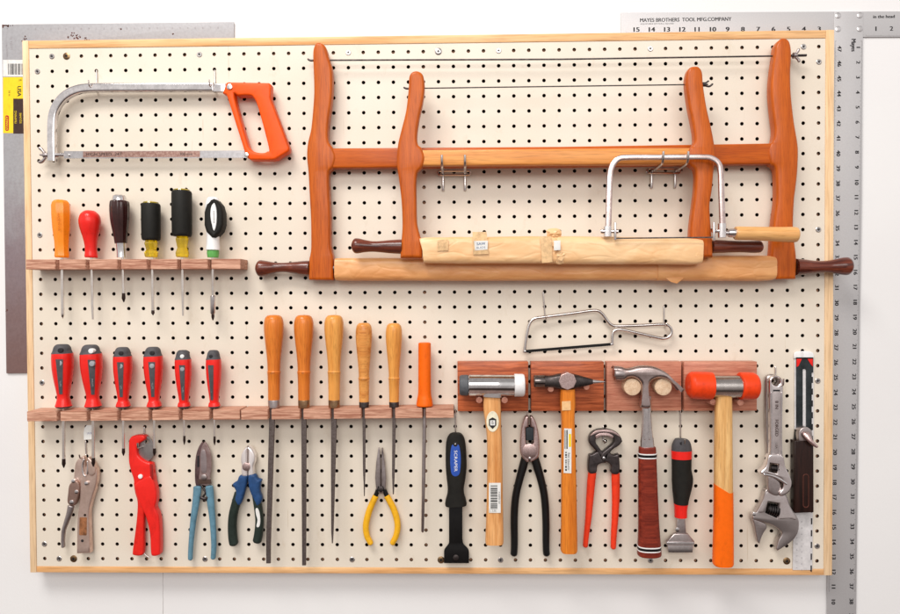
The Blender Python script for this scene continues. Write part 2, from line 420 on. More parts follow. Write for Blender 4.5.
def text(s, px, py, size, h, ang=0, mb=None, sx=1.0, bold=0):
    """flat printed lettering, centred at a pixel; ang degrees clockwise in the photo"""
    v, f = text_geo(s); mb = mb or MB(); c = U(px, py, h); k = sc(px, py, h)*size; a = -math.radians(ang)
    for dx in ([0] if not bold else [-bold, 0, bold]):
        V = []
        for p in v:
            x, y = (p.x+dx)*sx, p.y
            V.append(Vector((c.x+k*(x*math.cos(a)-y*math.sin(a)), -h*.001, c.y+k*(x*math.sin(a)+y*math.cos(a)))))
        mb.add(V, f); h += 0.01
    return mb
def barcode(x0, y0, x1, y1, h, vertical_bars=True, n=14, mb=None, seed=1):
    rnd = random.Random(seed); mb = mb or MB(); p = 0
    while p < n:
        w = rnd.choice((0.4, 0.7, 1.0, 1.3))
        if vertical_bars: q = [(x0+(x1-x0)*p/n, y0), (x0+(x1-x0)*min(n, p+w)/n, y0), (x0+(x1-x0)*min(n, p+w)/n, y1), (x0+(x1-x0)*p/n, y1)]
        else: q = [(x0, y0+(y1-y0)*p/n), (x1, y0+(y1-y0)*p/n), (x1, y0+(y1-y0)*min(n, p+w)/n), (x0, y0+(y1-y0)*min(n, p+w)/n)]
        mb.add([P(a, b, h) for a, b in q], [(3, 2, 1, 0)]); p += w+rnd.choice((0.4, 0.6, 0.9))
    return mb

# ------------------------------------------------------------------ wall and pegboard
def structure(o): o['kind'] = 'structure'; return o
wm = MB()
wm.add([Vector((-2.6, .032, -1.6)), Vector((2.6, .032, -1.6)), Vector((2.6, .032, 1.7)), Vector((-2.6, .032, 1.7))], [(0, 1, 2, 3)])
wl = structure(obj('wall', wm, WALL, recalc=False))
ck = MB(); rr = random.Random(3)
pts = [(163+rr.uniform(-.25, .25), 560+k*4, -31.8) for k in range(16)]
wire3([P(*p) for p in pts], 0.00035, 5, ck)
ckm = plastic('crack_shade', (0.5, 0.47, 0.46), 0.8)
obj('wall_crack', ck, ckm, wl)

PX = lambda c: (c-26)*0.0254
PZ = lambda r: (17-r)*0.0254
L0, L1 = U(29.1, 56.2)[0], U(826, 46.2)[0]
BX0, BX1 = PX(0)-0.0137, PX(52)+0.0107
BZ1, BZ0 = PZ(0)+0.0134, PZ(34)-0.0133
peg = bpy.data.objects.new('pegboard', None); C.objects.link(peg); peg.location = (0, 0, BZ0-0.0125); peg['_o'] = tuple(peg.location)
tag(peg, 'cream perforated pegboard in a pale pine frame carrying all the tools', 'pegboard')
def panel():
    V = []; Fc = []; N = 12; T = 0.005; r = 0.00305
    sq = []
    for k in range(N):
        a = 2*math.pi*k/N+math.pi/4; c, s = math.cos(a), math.sin(a); m = max(abs(c), abs(s)); sq.append((c/m, s/m, c*1.0, s*1.0))
    for ci in range(53):
        for ri in range(35):
            cx, cz = PX(ci), PZ(ri)
            xa = BX0 if ci == 0 else cx-.0127; xb = BX1 if ci == 52 else cx+.0127
            zb = BZ1 if ri == 0 else cz+.0127; za = BZ0 if ri == 34 else cz-.0127
            o = len(V)
            for (sx, sz, c, s) in sq:
                jr = 1+.05*noise.noise(Vector((ci*1.7+c, ri*2.3+s, 1)))
                X = cx+(xb-cx)*sx if sx > 0 else cx+(cx-xa)*sx
                Z = cz+(zb-cz)*sz if sz > 0 else cz+(cz-za)*sz
                V += [(X, 0, Z), (cx+r*1.06*c*jr, 0, cz+r*1.06*s*jr), (cx+r*c*jr, .0003, cz+r*s*jr), (cx+r*c, T, cz+r*s), (X, T, Z)]
            for k in range(N):
                a, b = o+5*k, o+5*((k+1) % N)
                for j in range(4): Fc.append((a+j, a+j+1, b+j+1, b+j))
    mb = MB(); mb.v = [Vector(v) for v in V]; mb.f = Fc; return mb
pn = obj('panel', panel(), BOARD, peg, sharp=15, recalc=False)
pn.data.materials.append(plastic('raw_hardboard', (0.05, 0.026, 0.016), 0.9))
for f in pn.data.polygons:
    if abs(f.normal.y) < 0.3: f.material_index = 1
FT, FB = -0.0012, 0.027     # frame front / back (world y)
bv = 0.0009
obj('frame_rail', boxm(BX0, BX1, FT, FB, BZ1+.0002, BZ1+.0135, bv), PINE, peg)
obj('frame_rail', boxm(BX0, BX1, FT, FB, BZ0-.0105, BZ0-.0002, bv), PINE, peg)
obj('frame_rail', boxm(BX0-.0112, BX0-.0002, FT-.0004, FB, BZ0-.0107, BZ1+.0137, bv), PINEV, peg)
obj('frame_rail', boxm(BX1+.0002, BX1+.0139, FT-.0004, FB, BZ0-.0107, BZ1+.0137, bv), PINEV, peg)
for x0, x1, z0, z1 in ((BX0+.001, BX1-.001, PZ(0)-.009, BZ1-.001), (BX0+.001, BX1-.001, BZ0+.001, PZ(34)+.009),
                       (BX0+.001, PX(0)+.009, PZ(34)+.0095, PZ(0)-.0095), (PX(52)-.009, BX1-.001, PZ(34)+.0095, PZ(0)-.0095),
                       (PX(26)-.009, PX(26)+.009, PZ(34)+.0095, PZ(0)-.0095)):
    obj('batten', boxm(x0, x1, .0053, .024, z0, z1), BATTEN, peg)
obj('added_hole_backing', boxm(BX0+.001, BX1-.001, .0243, .0263, BZ0+.001, BZ1-.001), plastic('dark_backing', (0.03, 0.02, 0.018), 0.9), peg)  # unseen dark sheet added behind the panel to keep its holes black
def screw_mb(x, z, r, big):
    mb = MB(); n = 20
    prof = [(r, .0), (r, .0006), (r*.86, .0011), (r*.55, .0011), (r*.5, .0004), (0.00001, .0004)] if not big else [(r, 0), (r, .0006), (r*.8, .0013), (r*.45, .0016), (0.00001, .0016)]
    V = []; Fc = []
    for a_, b_ in prof:
        for k in range(n):
            a = 2*math.pi*k/n; V.append(Vector((x+a_*math.cos(a), -b_, z+a_*math.sin(a))))
    for i in range(len(prof)-1):
        for k in range(n): k2 = (k+1) % n; Fc.append((i*n+k, i*n+k2, (i+1)*n+k2, (i+1)*n+k))
    mb.add(V, Fc)
    a = random.uniform(0, 1.5); hh = .0018 if big else .0010
    for t in (a, a+math.pi/2):
        d = Vector((math.cos(t), 0, math.sin(t))); e = Vector((-d.z, 0, d.x))
        w, l = r*.13, r*.42
        q = [Vector((x, -hh, z))+d*l*i+e*w*j for i, j in ((1, 1), (-1, 1), (-1, -1), (1, -1))]
        mb2.append((q,))
    return mb
mb2 = []
BRSC = metal('brass_screw', (0.40, 0.27, 0.14), 0.35, dirt=(0.15, 0.08, 0.04)); SLSC = metal('zinc_screw', (0.66, 0.62, 0.60), 0.25)
SL = [(1, 0), (11, 0), (21, 0), (31, 0), (41, 0), (51, 0), (0, 1), (52, 1), (0, 12), (0, 22), (52, 12), (52, 22), (0, 33), (52, 33), (1, 34), (11, 34), (21, 34), (31, 34), (41, 34)]
BR = [(2, 0), (27, 0), (2, 34), (27, 34), (50, 34)]
for lst, r, mt in ((SL, .0046, SLSC), (BR, .0060, BRSC)):
    for c, rw in lst:
        mb2.clear()
        s = obj('screw', screw_mb(PX(c), PZ(rw), r, mt is BRSC), mt if (c, rw) != (27, 0) else SLSC, peg)
        q = MB()
        for (k,) in mb2: q.add(k, [(0, 1, 2, 3)])
        obj('cross_slot', q, BLACKINK, s, recalc=False)

# ------------------------------------------------------------------ rulers behind the board
RH = -29.6
dw = thing('drywall_square', 'long satin aluminium T-square with black inch numbers standing behind the right edge of the board', 't-square', 845, 660, RH)
obj('head', plate([(621, 12.3), (921, 11), (921, 36.6), (735, 37.5), (621, 38.5)], RH-1.2, RH, .3), ALU, dw)
obj('blade', plate([(834.0, 11.3), (863.2, 11.3), (862, 200), (859, 400), (855.9, 640), (826.6, 640), (829.8, 400), (833, 200)], RH, RH+1.3, .3), ALU, dw)
for x, y in ((838.2, 15), (860, 14.8), (838.2, 28.6), (860, 28.4)):
    obj('rivet', disc(x, y, 2.9, RH+1.3, RH+2.2, .5), metal('rivet_alu', (0.8, 0.77, 0.77), 0.25), dw)
m = MB(); hh = RH+0.1
for k in range(13): text(str(15-k), 636+15.27*k, 29.6-k*.05, 6.4, hh, 0, m, 1.2, .045)
text('1', 876, 28.8, 6.4, hh, 0, m, 1.1, .045); text('2', 891.5, 28.6, 6.4, hh, 0, m, 1.1, .03)
text('MAYES BROTHERS  TOOL MFG.COMPANY', 685.5, 19.6, 5.4, hh, 0, m, 0.90, .03)
text('ADJUSTABLE DRYWALL SQUARE', 657, 23.6, 1.7, hh, 0, m, 1.35)
text('in the head', 884, 16.5, 4.4, hh, 0, m, 1.1, .04)
hb = RH+1.42
def bx(y, left): return ((839.3 if left else 858.2)-(y-48)*(0.0118)*.0+(-(y-48)/553.0*7.0 if not left else -(y-48)/553.0*6.2))
for k in range(40):
    y = 48.6+14.95*k
    text(str(47-k), bx(y, True)+.1, y, 5.4, hb, 90, m, 1.1, .05)
    y2 = 47.2+14.98*k
    text(str(1+k), bx(y2, False), y2, 5.4, hb, 90, m, 1.1, .05)
text('Mayes', 853.4, 45, 6.4, hb, 90, m, .8, .05)
obj('printed_numbers', m, BLACKINK, dw, recalc=False)
m = MB()
def tick(x0, y0, x1, y1, w, h):
    a, b = P(x0, y0, h), P(x1, y1, h); d = (b-a).normalized(); e = Vector((-d.z, 0, d.x))*w*.5*sc(x0, y0, h)
    m.add([a+e, a-e, b-e, b+e], [(0, 1, 2, 3)])
for k in range(0, 590*1):
    y = 41+k*14.96/8*0.5
    if y > 632: break
    ln = 1.9 if k % 16 == 0 else (1.3 if k % 4 == 0 else .8)
    lx = bx(y, True)-4.6; rx = bx(y, False)+4.2
    if y > 38: tick(lx, y, lx+ln, y, .22, hb); tick(rx, y, rx-ln, y, .22, hb)
for k in range(0, 190):
    x = 626+k*15.27/16
    if x < 834: tick(x, 33.2, x, 33.2-(1.6 if k % 8 == 0 else .9), .2, hh)
for k in range(0, 36):
    x = 866+k*15.27/16; tick(x, 36.2, x, 36.2-(1.6 if k % 8 == 0 else .9), .2, hh)
obj('tick_marks', m, plastic('grey_ink', (0.12, 0.11, 0.11), 0.5), dw, recalc=False)

fs = thing('framing_square', 'tarnished steel framing square with a yellow sticker behind the left edge of the board', 'framing square', 17, 373, RH)
obj('blade', plate([(1.6, 24.2), (120, 23), (234, 21.8), (234, 43.5), (50, 45.5), (35, 46), (33, 200), (33, 373), (6.3, 373.4), (4, 200)], RH-1, RH+1, .3), RUSTSQ, fs)
hs = RH+1.15
obj('price_label', plate(rectpts(15.5, 68, 25, 16.5), hs-.1, hs, 0), STICKER, fs)
s = obj('sticker', plate(rectpts(15.2, 105, 24.5, 56), hs-.1, hs, 0), YSTICK, fs)
obj('print', plate(rectpts(20.5, 116, 14.5, 35), hs, hs+.1, 0), DSTICK, s)
obj('print', plate(rectpts(7, 123, 3.8, 15.5, 0, 1.5), hs, hs+.1, 0), RSTICK, s)
m = barcode(8, 63.5, 24, 74.5, hs+.12, True, 20)
text('USA', 19, 91, 5.6, hs+.15, 90, m, 1, .03); text('16 in', 9.3, 93, 3, hs+.15, 90, m)
text('24', 20, 80, 3, hs+.15, 0, m)
obj('print', m, BLACKINK, s, recalc=False)
m = MB(); text('STANLEY', 7, 123, 3.1, hs+.25, -90, m, 1.05, .02)
text('FRAMING', 15.7, 117, 3, hs+.25, -90, m); text('SQUARE', 20.6, 118, 2.8, hs+.25, -90, m)
obj('lettering', m, YSTICK, s, recalc=False)
m = MB(); rr = random.Random(5)
for cx, cy, n_, sp in ((75, 36.5, 26, 3.2), (86, 39.5, 9, 2.5), (173, 34.5, 4, .6), (25, 38, 8, 1.1), (6, 24.8, 14, 3), (121, 29, 3, .5), (7, 311, 4, .6)):
    for k in range(n_):
        x, y, r = cx+rr.gauss(0, sp), cy+rr.gauss(0, min(sp, 1.5)), rr.uniform(.25, 1.1)
        y = max(y, 25.3); x = max(x, 3)
        plate([(x+r*math.cos(a)*rr.uniform(.6, 1), y+r*math.sin(a)*rr.uniform(.6, 1)) for a in [i*.785 for i in range(8)]], hs-.14, hs-.05+k*.002, 0, mb=m)
obj('rust_spots', m, RUST, fs)
m = MB()
for k in range(26): tick_x = 28+k*7.6; text(str(1+k % 9), tick_x, 29+(-k*.05), 2.6, hs, 0, m)
for k in range(12): text(str(2+k), 6.2+k*.08, 42+k*1.4, 2.0, hs, 90, m)
text('16 TO FT', 11, 43, 3.4, hs, 90, m)
obj('stamped_scale', m, plastic('faint_etching', (0.30, 0.27, 0.28), 0.6), fs, recalc=False)

# ------------------------------------------------------------------ hooks
def hook(hx, hy, yb, D, label, tip=7, r=.0012, dx=0):
    a = U(hx, hy, 0); b = U(hx+dx, yb, 2)
    z0, z1, x0, x1 = a.y, b.y, a.x, b.x; y = lambda h: -h*.001
    t = thing('peg_hook', label, 'hook', hx, hy, 0, 'wire peg hooks')
    pts = [Vector((x0, .006, z0)), Vector((x0, -.0004, z0)), Vector((x0, -.0016, z0-.0012)), Vector((x0*.5+x1*.5, -.002, (z0+z1)/2)),
           Vector((x1, -.002, z1+.003)), Vector((x1, -.0032, z1)), Vector((x1, -.006, z1-.0012)), Vector((x1, y(D*.6), z1-.0012)), Vector((x1, y(D-2.5), z1-.0005)),
           Vector((x1, y(D-.5), z1+.0015)), Vector((x1, y(D+.3), z1+.004)), Vector((x1, y(D+1), z1+.001*tip))]
    obj('wire', wire3(pts, r, 12, smooth=4), WIRE, t)
    return t
hook(97, 70.8, 90, 27, 'zinc J hook holding the curved front end of the hacksaw frame', 9)
hook(215, 70.6, 89.5, 27, 'zinc J hook just left of the orange hacksaw handle', 9)
hook(543, 292.3, 318.5, 18, 'thin wire hook under the nose end of the small wire hacksaw', 3, dx=2)
hook(663.7, 306.2, 325.5, 18, 'thin wire hook inside the handle loop of the small wire hacksaw', 3)
hook(86.2, 441.2, 455.5, 22, 'wire hook in the jaws of the locking pliers', 6)
hook(144.6, 427, 445, 26, 'bright wire hook through the ratcheting cutter blade opening', 9, .0016)
hook(455.5, 411, 429.5+14, 24, 'wire hook through the hole of the black scraper handle', 3)
hook(527.2, 396, 418, 14, 'wire hook between the first two wood blocks above the linesman pliers', 3)
hook(680.3, 366, 442, 24, 'long wire hook above the red and black razor scraper', 9)
hook(775, 367, 383, 32, 'wire hook through the hanging holes of both adjustable wrenches', 11, .0013)
hook(603, 426.5, 441, 18, 'short wire hook inside the jaws of the end nippers', 3)

# ------------------------------------------------------------------ slotted racks
def rack(label, xl, yl, xr, yr, shafts, half=3.0, hgt=.0165, hf=38, hs_=24):
    t = thing('tool_rack', label, 'tool rack', xl, yl, 0, 'slotted oak tool racks')
    a = U(xl, yl, hf); b = U(xr, yr, hf); L = (b-a).length; d = (b-a)/L; e = Vector((-d.y, d.x))
    xs = []
    for sx, sy in shafts:
        q = U(sx, sy, hs_)-a; xs.append(q.dot(d))
    hw = half*.001; out = [(0, 0.0003)]
    prof = [(0, .0003), (L, .0003), (L, hf*.001)]
    for s in sorted(xs, reverse=True):
        arc = [(s+hw*math.cos(q), (hs_-0.5)*.001-hw*math.sin(q)) for q in [math.pi*i/8 for i in range(9)]]
        prof += [(s+hw+.0006, hf*.001), (s+hw, hf*.001-.0008)]+arc+[(s-hw, hf*.001-.0008), (s-hw-.0006, hf*.001)]
    prof += [(0, hf*.001)]
    bm = bmesh.new()
    W = lambda p, z: Vector(((a+d*p[0]+e*z).x, -p[1], (a+d*p[0]+e*z).y))
    top = [bm.verts.new(W(p, 0)) for p in prof]; bot = [bm.verts.new(W(p, -hgt)) for p in prof]
    n = len(prof)
    f1 = bm.faces.new(top); f2 = bm.faces.new(bot[::-1])
    for i in range(n): bm.faces.new((top[i], bot[i], bot[(i+1) % n], top[(i+1) % n]))
    bmesh.ops.recalc_face_normals(bm, faces=bm.faces)
    ed = [q for q in bm.edges if len(q.link_faces) == 2 and q.calc_face_angle(0) > 0.9]
    bmesh.ops.bevel(bm, geom=ed, offset=.0005, segments=2, affect='EDGES', clamp_overlap=True)
    bmesh.ops.triangulate(bm, faces=[f for f in bm.faces if len(f.verts) > 8])
    bm.verts.index_update(); mb = MB(); mb.add([v.co.copy() for v in bm.verts], [tuple(v.index for v in f.verts) for f in bm.faces]); bm.free()
    obj('slotted_bar', mb, OAK, t, sharp=40)
    return t
S1 = [(62.2, 265), (92, 265), (123.4, 265), (152.6, 265), (182.6, 265), (212.6, 265)]
S2 = [(63.5, 416), (93, 416), (123.4, 416), (154.2, 416), (184.1, 416), (214.2, 416)]
S3 = [(272, 415), (303.6, 415), (333.6, 415), (364.2, 414), (394.2, 414), (424.6, 414)]
rack('upper slotted oak rack at the left edge holding six mixed screwdrivers', 25.8, 259.5, 240.3, 258.8, S1)
rack('lower left slotted oak rack holding six red and grey screwdrivers', 26.8, 411.6, 239.8, 409.7, S2)
rack('lower middle slotted oak rack holding wood handled files and an orange handled rod', 241, 409.9, 453.6, 407.9, S3)

# ------------------------------------------------------------------ upper screwdrivers
HS = 24
G1 = 'mixed screwdrivers in the upper rack'
def shaft(root, x0, y0, x1, y1, w, tipw=None, tipmat=None, tiplen=0, blade=False, mat=None):
    yt = y1-tiplen; xt = x0+(x1-x0)*(yt-y0)/(y1-y0)
    obj('shaft', sweep([(x0, y0, w), (xt, yt, w)] if tiplen else [(x0, y0, w), (x1, y1-6, w), (x1, y1, w*.75)], HS, cap=(0, 0), smooth=False, n=14), mat or SHAFT, root)
    if tiplen:
        tw = tipw or w
        if blade: m_ = sweep([(xt, yt-.2, w), (xt, yt+tiplen*.45, tw), (x1, y1, tw*.75)], HS, t=w*.6, cap=(0, 0), smooth=False, n=12)
        else: m_ = sweep([(xt, yt-.2, w*1.04), (xt, yt+tiplen*.55, tw), (x1, y1-1, tw*.45), (x1, y1, tw*.15)], HS, cap=(0, 0), smooth=False, n=12)
        obj('tip', m_, tipmat or SHAFT, root)
def tl(px, py, **k): return thing('screwdriver', px=px, py=py, h=HS, **k)
# 1 orange, flat sided
t = tl(62, 318, label='screwdriver with chunky faceted orange plastic handle, leftmost in the upper rack', cat='screwdriver', group=G1)
obj('handle', sweep([(60.8, 199.8, 8), (60.8, 200.6, 12.5), (60.8, 202.4, 15.6), (60.8, 205.5, 17.4), (61, 215, 17.4), (61.3, 228, 16.2), (61.8, 242, 13.4), (62, 250, 12.8), (62.1, 256, 13.8), (62.1, 257.6, 12.6)], HS, cap=(0, 0), smooth=False, n=8), ORANGEL, t, sharp=20)
m = MB(); text('MADE IN USA', 58.6, 222, 3.2, HS+16.2, 88, m, .9); obj('lettering', m, plastic('dark_orange_print', (.5, .12, .01), .5), t, recalc=False)
shaft(t, 62.2, 257, 62.8, 318.5, 3.1, 2.8, None, 5)
t = tl(92, 319, label='screwdriver with round red ball shaped handle in the upper rack', cat='screwdriver', group=G1)
obj('handle', sweep([(89.7, 210.2, 5), (89.7, 211.4, 11), (89.7, 215, 17.6), (89.8, 221, 20.3), (90, 228, 18.6), (90.4, 236, 14.5), (90.8, 244, 11.6), (91, 251, 11), (91.2, 256, 12), (91.2, 257.6, 11)], HS, cap=(0.2, 0), n=28), RED, t)
shaft(t, 91.6, 257, 93, 319.4, 2.8, 2.6, None, 26, True)
t = tl(123, 302, label='screwdriver with glossy dark brown fluted handle and silver cap', cat='screwdriver', group=G1)
def fluted(pts, h, nfl=12, amt=.06, n=60, mb=None):
    m_ = sweep(pts, h, cap=(0, 0), n=n); m_2 = m_
    # press flutes into the surface round its axis
    rings = len(m_.v)//n
    for i in range(rings):
        c = sum((m_.v[i*n+k] for k in range(n)), Vector())/n
        for k in range(n):
            m_.v[i*n+k] = c+(m_.v[i*n+k]-c)*(1-amt*(0.5+0.5*math.cos(nfl*2*math.pi*k/n)))
    return m_
obj('handle', fluted([(119.5, 200.5, 14), (119.5, 202.5, 18.3), (119.5, 212, 18.8), (119.8, 222, 17.2), (120.4, 234, 13.6), (120.9, 243.4, 11.4)], HS), BROWNPL, t)
obj('cap', sweep([(119.4, 195, 9), (119.4, 196, 11.8), (119.4, 199, 13.4), (119.4, 201.4, 13.8)], HS, cap=(0, 0), smooth=False, n=28), CHROME, t)
obj('ferrule', sweep([(121, 243.2, 9.6), (121.3, 250, 8.6), (121.6, 254, 8.9), (121.8, 257.4, 9.2)], HS, cap=(0, 0), smooth=False, n=28), CHROME, t)
shaft(t, 122.8, 257, 123.8, 302.3, 2.9, 3.6, BLACKTIP, 9)
t = tl(152, 316, label='screwdriver with short black rubber sleeve over a clear yellow handle', cat='screwdriver', group=G1)
def yb(t, x, yt, y1, y2, w, wy):
    obj('grip_sleeve', sweep([(x-.6, yt+1.8, w-3), (x-.6, yt+2.4, w-1.2), (x-.6, yt+4, w), (x-.5, (yt+y1)/2, w), (x-.3, y1-3, w*.98), (x-.2, y1-1, w*.94), (x-.2, y1, w*.84)], HS, cap=(0, 0), smooth=False, n=30), RUBBER, t)
    obj('handle', sweep([(x-.2, y1-.3, wy*.8), (x-.1, y1+3, wy), (x, (y1+y2)/2+1, wy*.74), (x, y2-4.5, wy*1.02), (x, y2-1, wy*.96), (x, y2, wy*.8)], HS, cap=(0, 0), smooth=False, n=8), YCLEAR, t, sharp=20)
    obj('end_disc', sweep([(x-.6, yt, w*.6), (x-.6, yt+.6, w*.8), (x-.6, yt+2.2, w*.86)], HS, cap=(0, 0), smooth=False, n=24), YCLEAR, t)
yb(t, 151.4, 201.6, 240.4, 257.4, 18.2, 13.6)
shaft(t, 152.3, 257, 153, 315.5, 2.9, 3.2, BLACKTIP, 5)
t = tl(182, 316, label='tallest screwdriver in the upper rack, black rubber sleeve over clear yellow handle', cat='screwdriver', group=G1)
yb(t, 182.3, 189, 236.4, 257.4, 19.4, 13.4)
shaft(t, 182.4, 257, 183.2, 315.8, 3.0, 2.4, SHAFT, 24, True)
t = tl(213, 320, label='white and green screwdriver with black oval soft grip, rightmost in the upper rack', cat='screwdriver', group=G1)
obj('handle', sweep([(213, 196.8, 6), (213, 198, 10), (213, 204, 14.5), (213, 216, 15), (213, 230, 13), (213, 240, 12.4), (213, 249, 13.6), (213, 250, 13.4)], HS, cap=(.3, 0), n=28), WHITEP, t)
g = obj('soft_grip', plate([(213.1, 198.4), (216, 199.5), (220.5, 205), (222.4, 212), (222.6, 224), (220.5, 231), (214.6, 237.6), (211.3, 237.6), (205.5, 231.5), (203.6, 225), (203.6, 212), (206, 204), (210.3, 199.3)], HS-11, HS+13.5, 5, holes=[[(x, y) for x, y in sm([(213.8, 203), (216, 210), (216, 223), (213.8, 230.4), (211.8, 223), (211.8, 210)])]]), RUBBER, t)
obj('inlay', plate(sm([(213.8, 202.6), (216.2, 210), (216.2, 223), (213.8, 230.8), (211.6, 223), (211.6, 210)]), HS, HS+12.8, .8, hp=HS+13), WHITEP, t)
m = MB(); text('SCREWDRIVER', 213.9, 217, 1.9, HS+12.9, 90, m, 1); obj('lettering', m, BLACKINK, t, recalc=False)
obj('collar', sweep([(213, 249.8, 11.4), (213, 253, 11.8), (213, 257.4, 10.6)], HS, cap=(0, 0), smooth=False, n=26), GREEN, t)
shaft(t, 212.8, 257, 212.9, 297, 3.0)
obj('bit_socket', sweep([(212.9, 295.5, 4.0), (212.9, 296.4, 5.2), (212.9, 313, 5.2), (212.9, 314, 4)], HS, cap=(0, 0), smooth=False, n=18), STEEL, t)
obj('tip', sweep([(212.9, 313.6, 3), (212.9, 317, 3.2), (212.9, 319.6, 1.5), (212.9, 320.4, .5)], HS, cap=(0, 0), smooth=False, n=8), BLACKTIP, t)

# ------------------------------------------------------------------ red and grey screwdrivers
G2 = 'red and grey screwdrivers in the lower left rack'
RS = [  # handle cx top, shaft x, top y, width, tip y, strip offset, shaft w, glint, label
 (62.2, 63.6, 344.3, 20.0, 468, -3.4, 3.1, 0, 'large red and grey screwdriver, leftmost of the lower rack, longest shaft', 9),
 (90.6, 93.2, 344.8, 20.6, 467, .2, 3.1, 1, 'wide red and grey screwdriver above the white tag and locking pliers', 9),
 (122.6, 123.3, 347.2, 17.8, 456, -3.0, 2.7, 0, 'red and grey screwdriver third from the left, above the red tubing cutter at its left', 7.5),
 (153.0, 154.3, 347.0, 18.4, 456, -1.9, 2.7, 0, 'red and grey screwdriver fourth from the left, just right of the tubing cutter', 7.5),
 (182.9, 184.2, 350.2, 16.0, 445, -1.6, 2.1, 1, 'small red and grey screwdriver with a painted hang hole glint, second from right', 9),
 (213.4, 214.4, 350.2, 15.0, 445.5, -4.2, 2.1, 0, 'slim red and grey screwdriver above the garden shears, grey strip turned left', 9)]
for cx, sx, yt, w, ytip, so, sw, gl, lab, tlen in RS:
    t = tl(sx, ytip, label=lab, cat='screwdriver', group=G2)
    d = (sx-cx)/62.0
    X = lambda y: cx+(y-yt)*d
    Hh = 407.6
    w *= .965; k = w/20.0
    body = [(X(yt+9), yt+9, w*.97), (X(yt+14), yt+14, w*1.0), (X(yt+24), yt+24, w*.97), (X(yt+36), yt+36, w*.82), (X(yt+47), yt+47, w*.63), (X(yt+53), yt+53, w*.57), (X(Hh-3.2), Hh-5, w*.68), (X(Hh), Hh-1.6, w*.79)]
    hm = sweep(body, HS, cap=(0, 0), n=28, ex=2.3); bv_ = BVHTree.FromPolygons(hm.v, hm.f)
    obj('handle', hm, RED, t)
    obj('end_cap', sweep([(X(yt), yt, w*.45), (X(yt), yt+.8, w*.6), (X(yt), yt+3, w*.76), (X(yt), yt+6.5, w*.85), (X(yt), yt+9.3, w*.97)], HS, cap=(0, 0), n=28, ex=2.3), GREY, t)
    obj('collar', sweep([(X(Hh), Hh-1.8, w*.79), (X(Hh), Hh-.4, w*.72), (X(Hh), Hh+.6, w*.5)], HS, cap=(0, 0), smooth=False, n=28), GREY, t)
    hf = HS+w*.5*1.66*.99
    # strip follows the front of the handle
    st = MB(); V = []; Fc = []; rows = 12
    for i in range(rows+1):
        y = yt+15+(50-15)*i/rows
        ww = w*(1.0 if y < yt+24 else (.97-.40*((y-yt-24)/29)))
        half = 3.9*k*(1-.55*i/rows)
        off = so*k*(1-.25*i/rows)
        for j in range(7):
            x = off+half*(j/3-1); q = min(.97, abs(x)/(ww*.5)); z = (1-q**2.3)**(1/2.3)*ww*.5*1.66+1.0
            g_ = P(X(y)+x, y, HS+12); d_ = (g_-CW).normalized(); hit = bv_.ray_cast(CW, d_)[0]
            V.append((hit-d_*.0006) if hit else P(X(y)+x, y, HS+z))
    for i in range(rows):
        for j in range(6): a = i*7+j; Fc.append((a, a+1, a+8, a+7))
    st.add(V, Fc); g = obj('grip_strip', st, GREY, t, recalc=False)
    q = min(.95, abs(so*k)/(w*.5)); hz = HS+(1-q**2.3)**(1/2.3)*w*.5*1.66
    obj('button', disc(X(yt+19)+so*k, yt+19, 2.7*k, hz-3, hz+.9, .4), LGREY, t)
    m = MB(); text('PHILLIPS', X(yt+38)+so*k*.85, yt+38, 2.2, hz+.4-2.2, 88, m, 1); obj('lettering', m, LGREY, t, recalc=False)
    obj('hang_hole', disc(X(yt+6)+so*.6, yt+6.2, 2.5*k, HS, hf-1.0 if not gl else hf-1.2, .2, hp=hf-2), BLACKINK if not gl else WHITEP, t)  # where gl is set, a white disc paints a glint in the hole
    shaft(t, sx, 407, sx+.2, ytip, sw, sw*1.15, BLACKTIP, tlen)

# ------------------------------------------------------------------ files and rod in the lower middle rack
G3 = 'wood handled files in the lower middle rack'
def file_tool(lab, cx, sx, yt, w, mat, yring, yf, bx_, ty, bw, tw, ferr, taper=False):
    t = thing('file', lab, 'file', sx, ty, HS, G3)
    obj('handle', sweep([(cx, yt, w*.42), (cx, yt+.7, w*.62), (cx, yt+3, w*.86), (cx, yt+8, w*.985), (cx, yt+16, w*.99), (cx+.05, yt+28, w*.88), (cx+.1, yt+42, w*.72), (cx+.15, yring-3, w*.64), (cx+.15, yring-1, w*.70), (cx+.15, yring-.6, w*.70), (cx+.15, yring, w*.655)], HS, cap=(0.15, 0), n=30,
        mb=sweep([(cx+.15, yring, w*.655), (cx+.15, yring+.5, w*.70), (cx+.15, yring+1.4, w*.66), (cx+.2, yring+12, w*.62), (cx+.2, yf, w*.6)], HS, cap=(0, 0), smooth=False, n=30)), mat, t, sharp=50)
    obj('ferrule', sweep([(cx+.2, yf-.2, w*.585), (cx+.2, yf+1, w*.61), (cx+.2, 407.2, w*.59), (cx+.2, 407.9, w*.52)], HS, cap=(0, 0), smooth=False, n=28), ferr, t)
    if taper: pts_ = [(sx, 407, bw*.9), (sx, 425, bw), (sx+(bx_-sx)*.5, 470, bw*.8), (bx_, ty-12, bw*.42), (bx_, ty, tw)]
    else: pts_ = [(sx, 407, bw*.9), (sx, 425, bw), (bx_, ty-20, bw*.8), (bx_, ty, tw)]
    obj('file_blade', sweep(pts_, HS, t=3.2, cap=(0, 0), smooth=False, n=8, ex=5), FILEST, t, sharp=25)
file_tool('wide flat file with orange wood handle, leftmost of the files, tip leaning left', 273.8, 272, 314.8, 19.3, FH1, 372.6, 399.7, 268.6, 563, 6.0, 4.6, DULL)
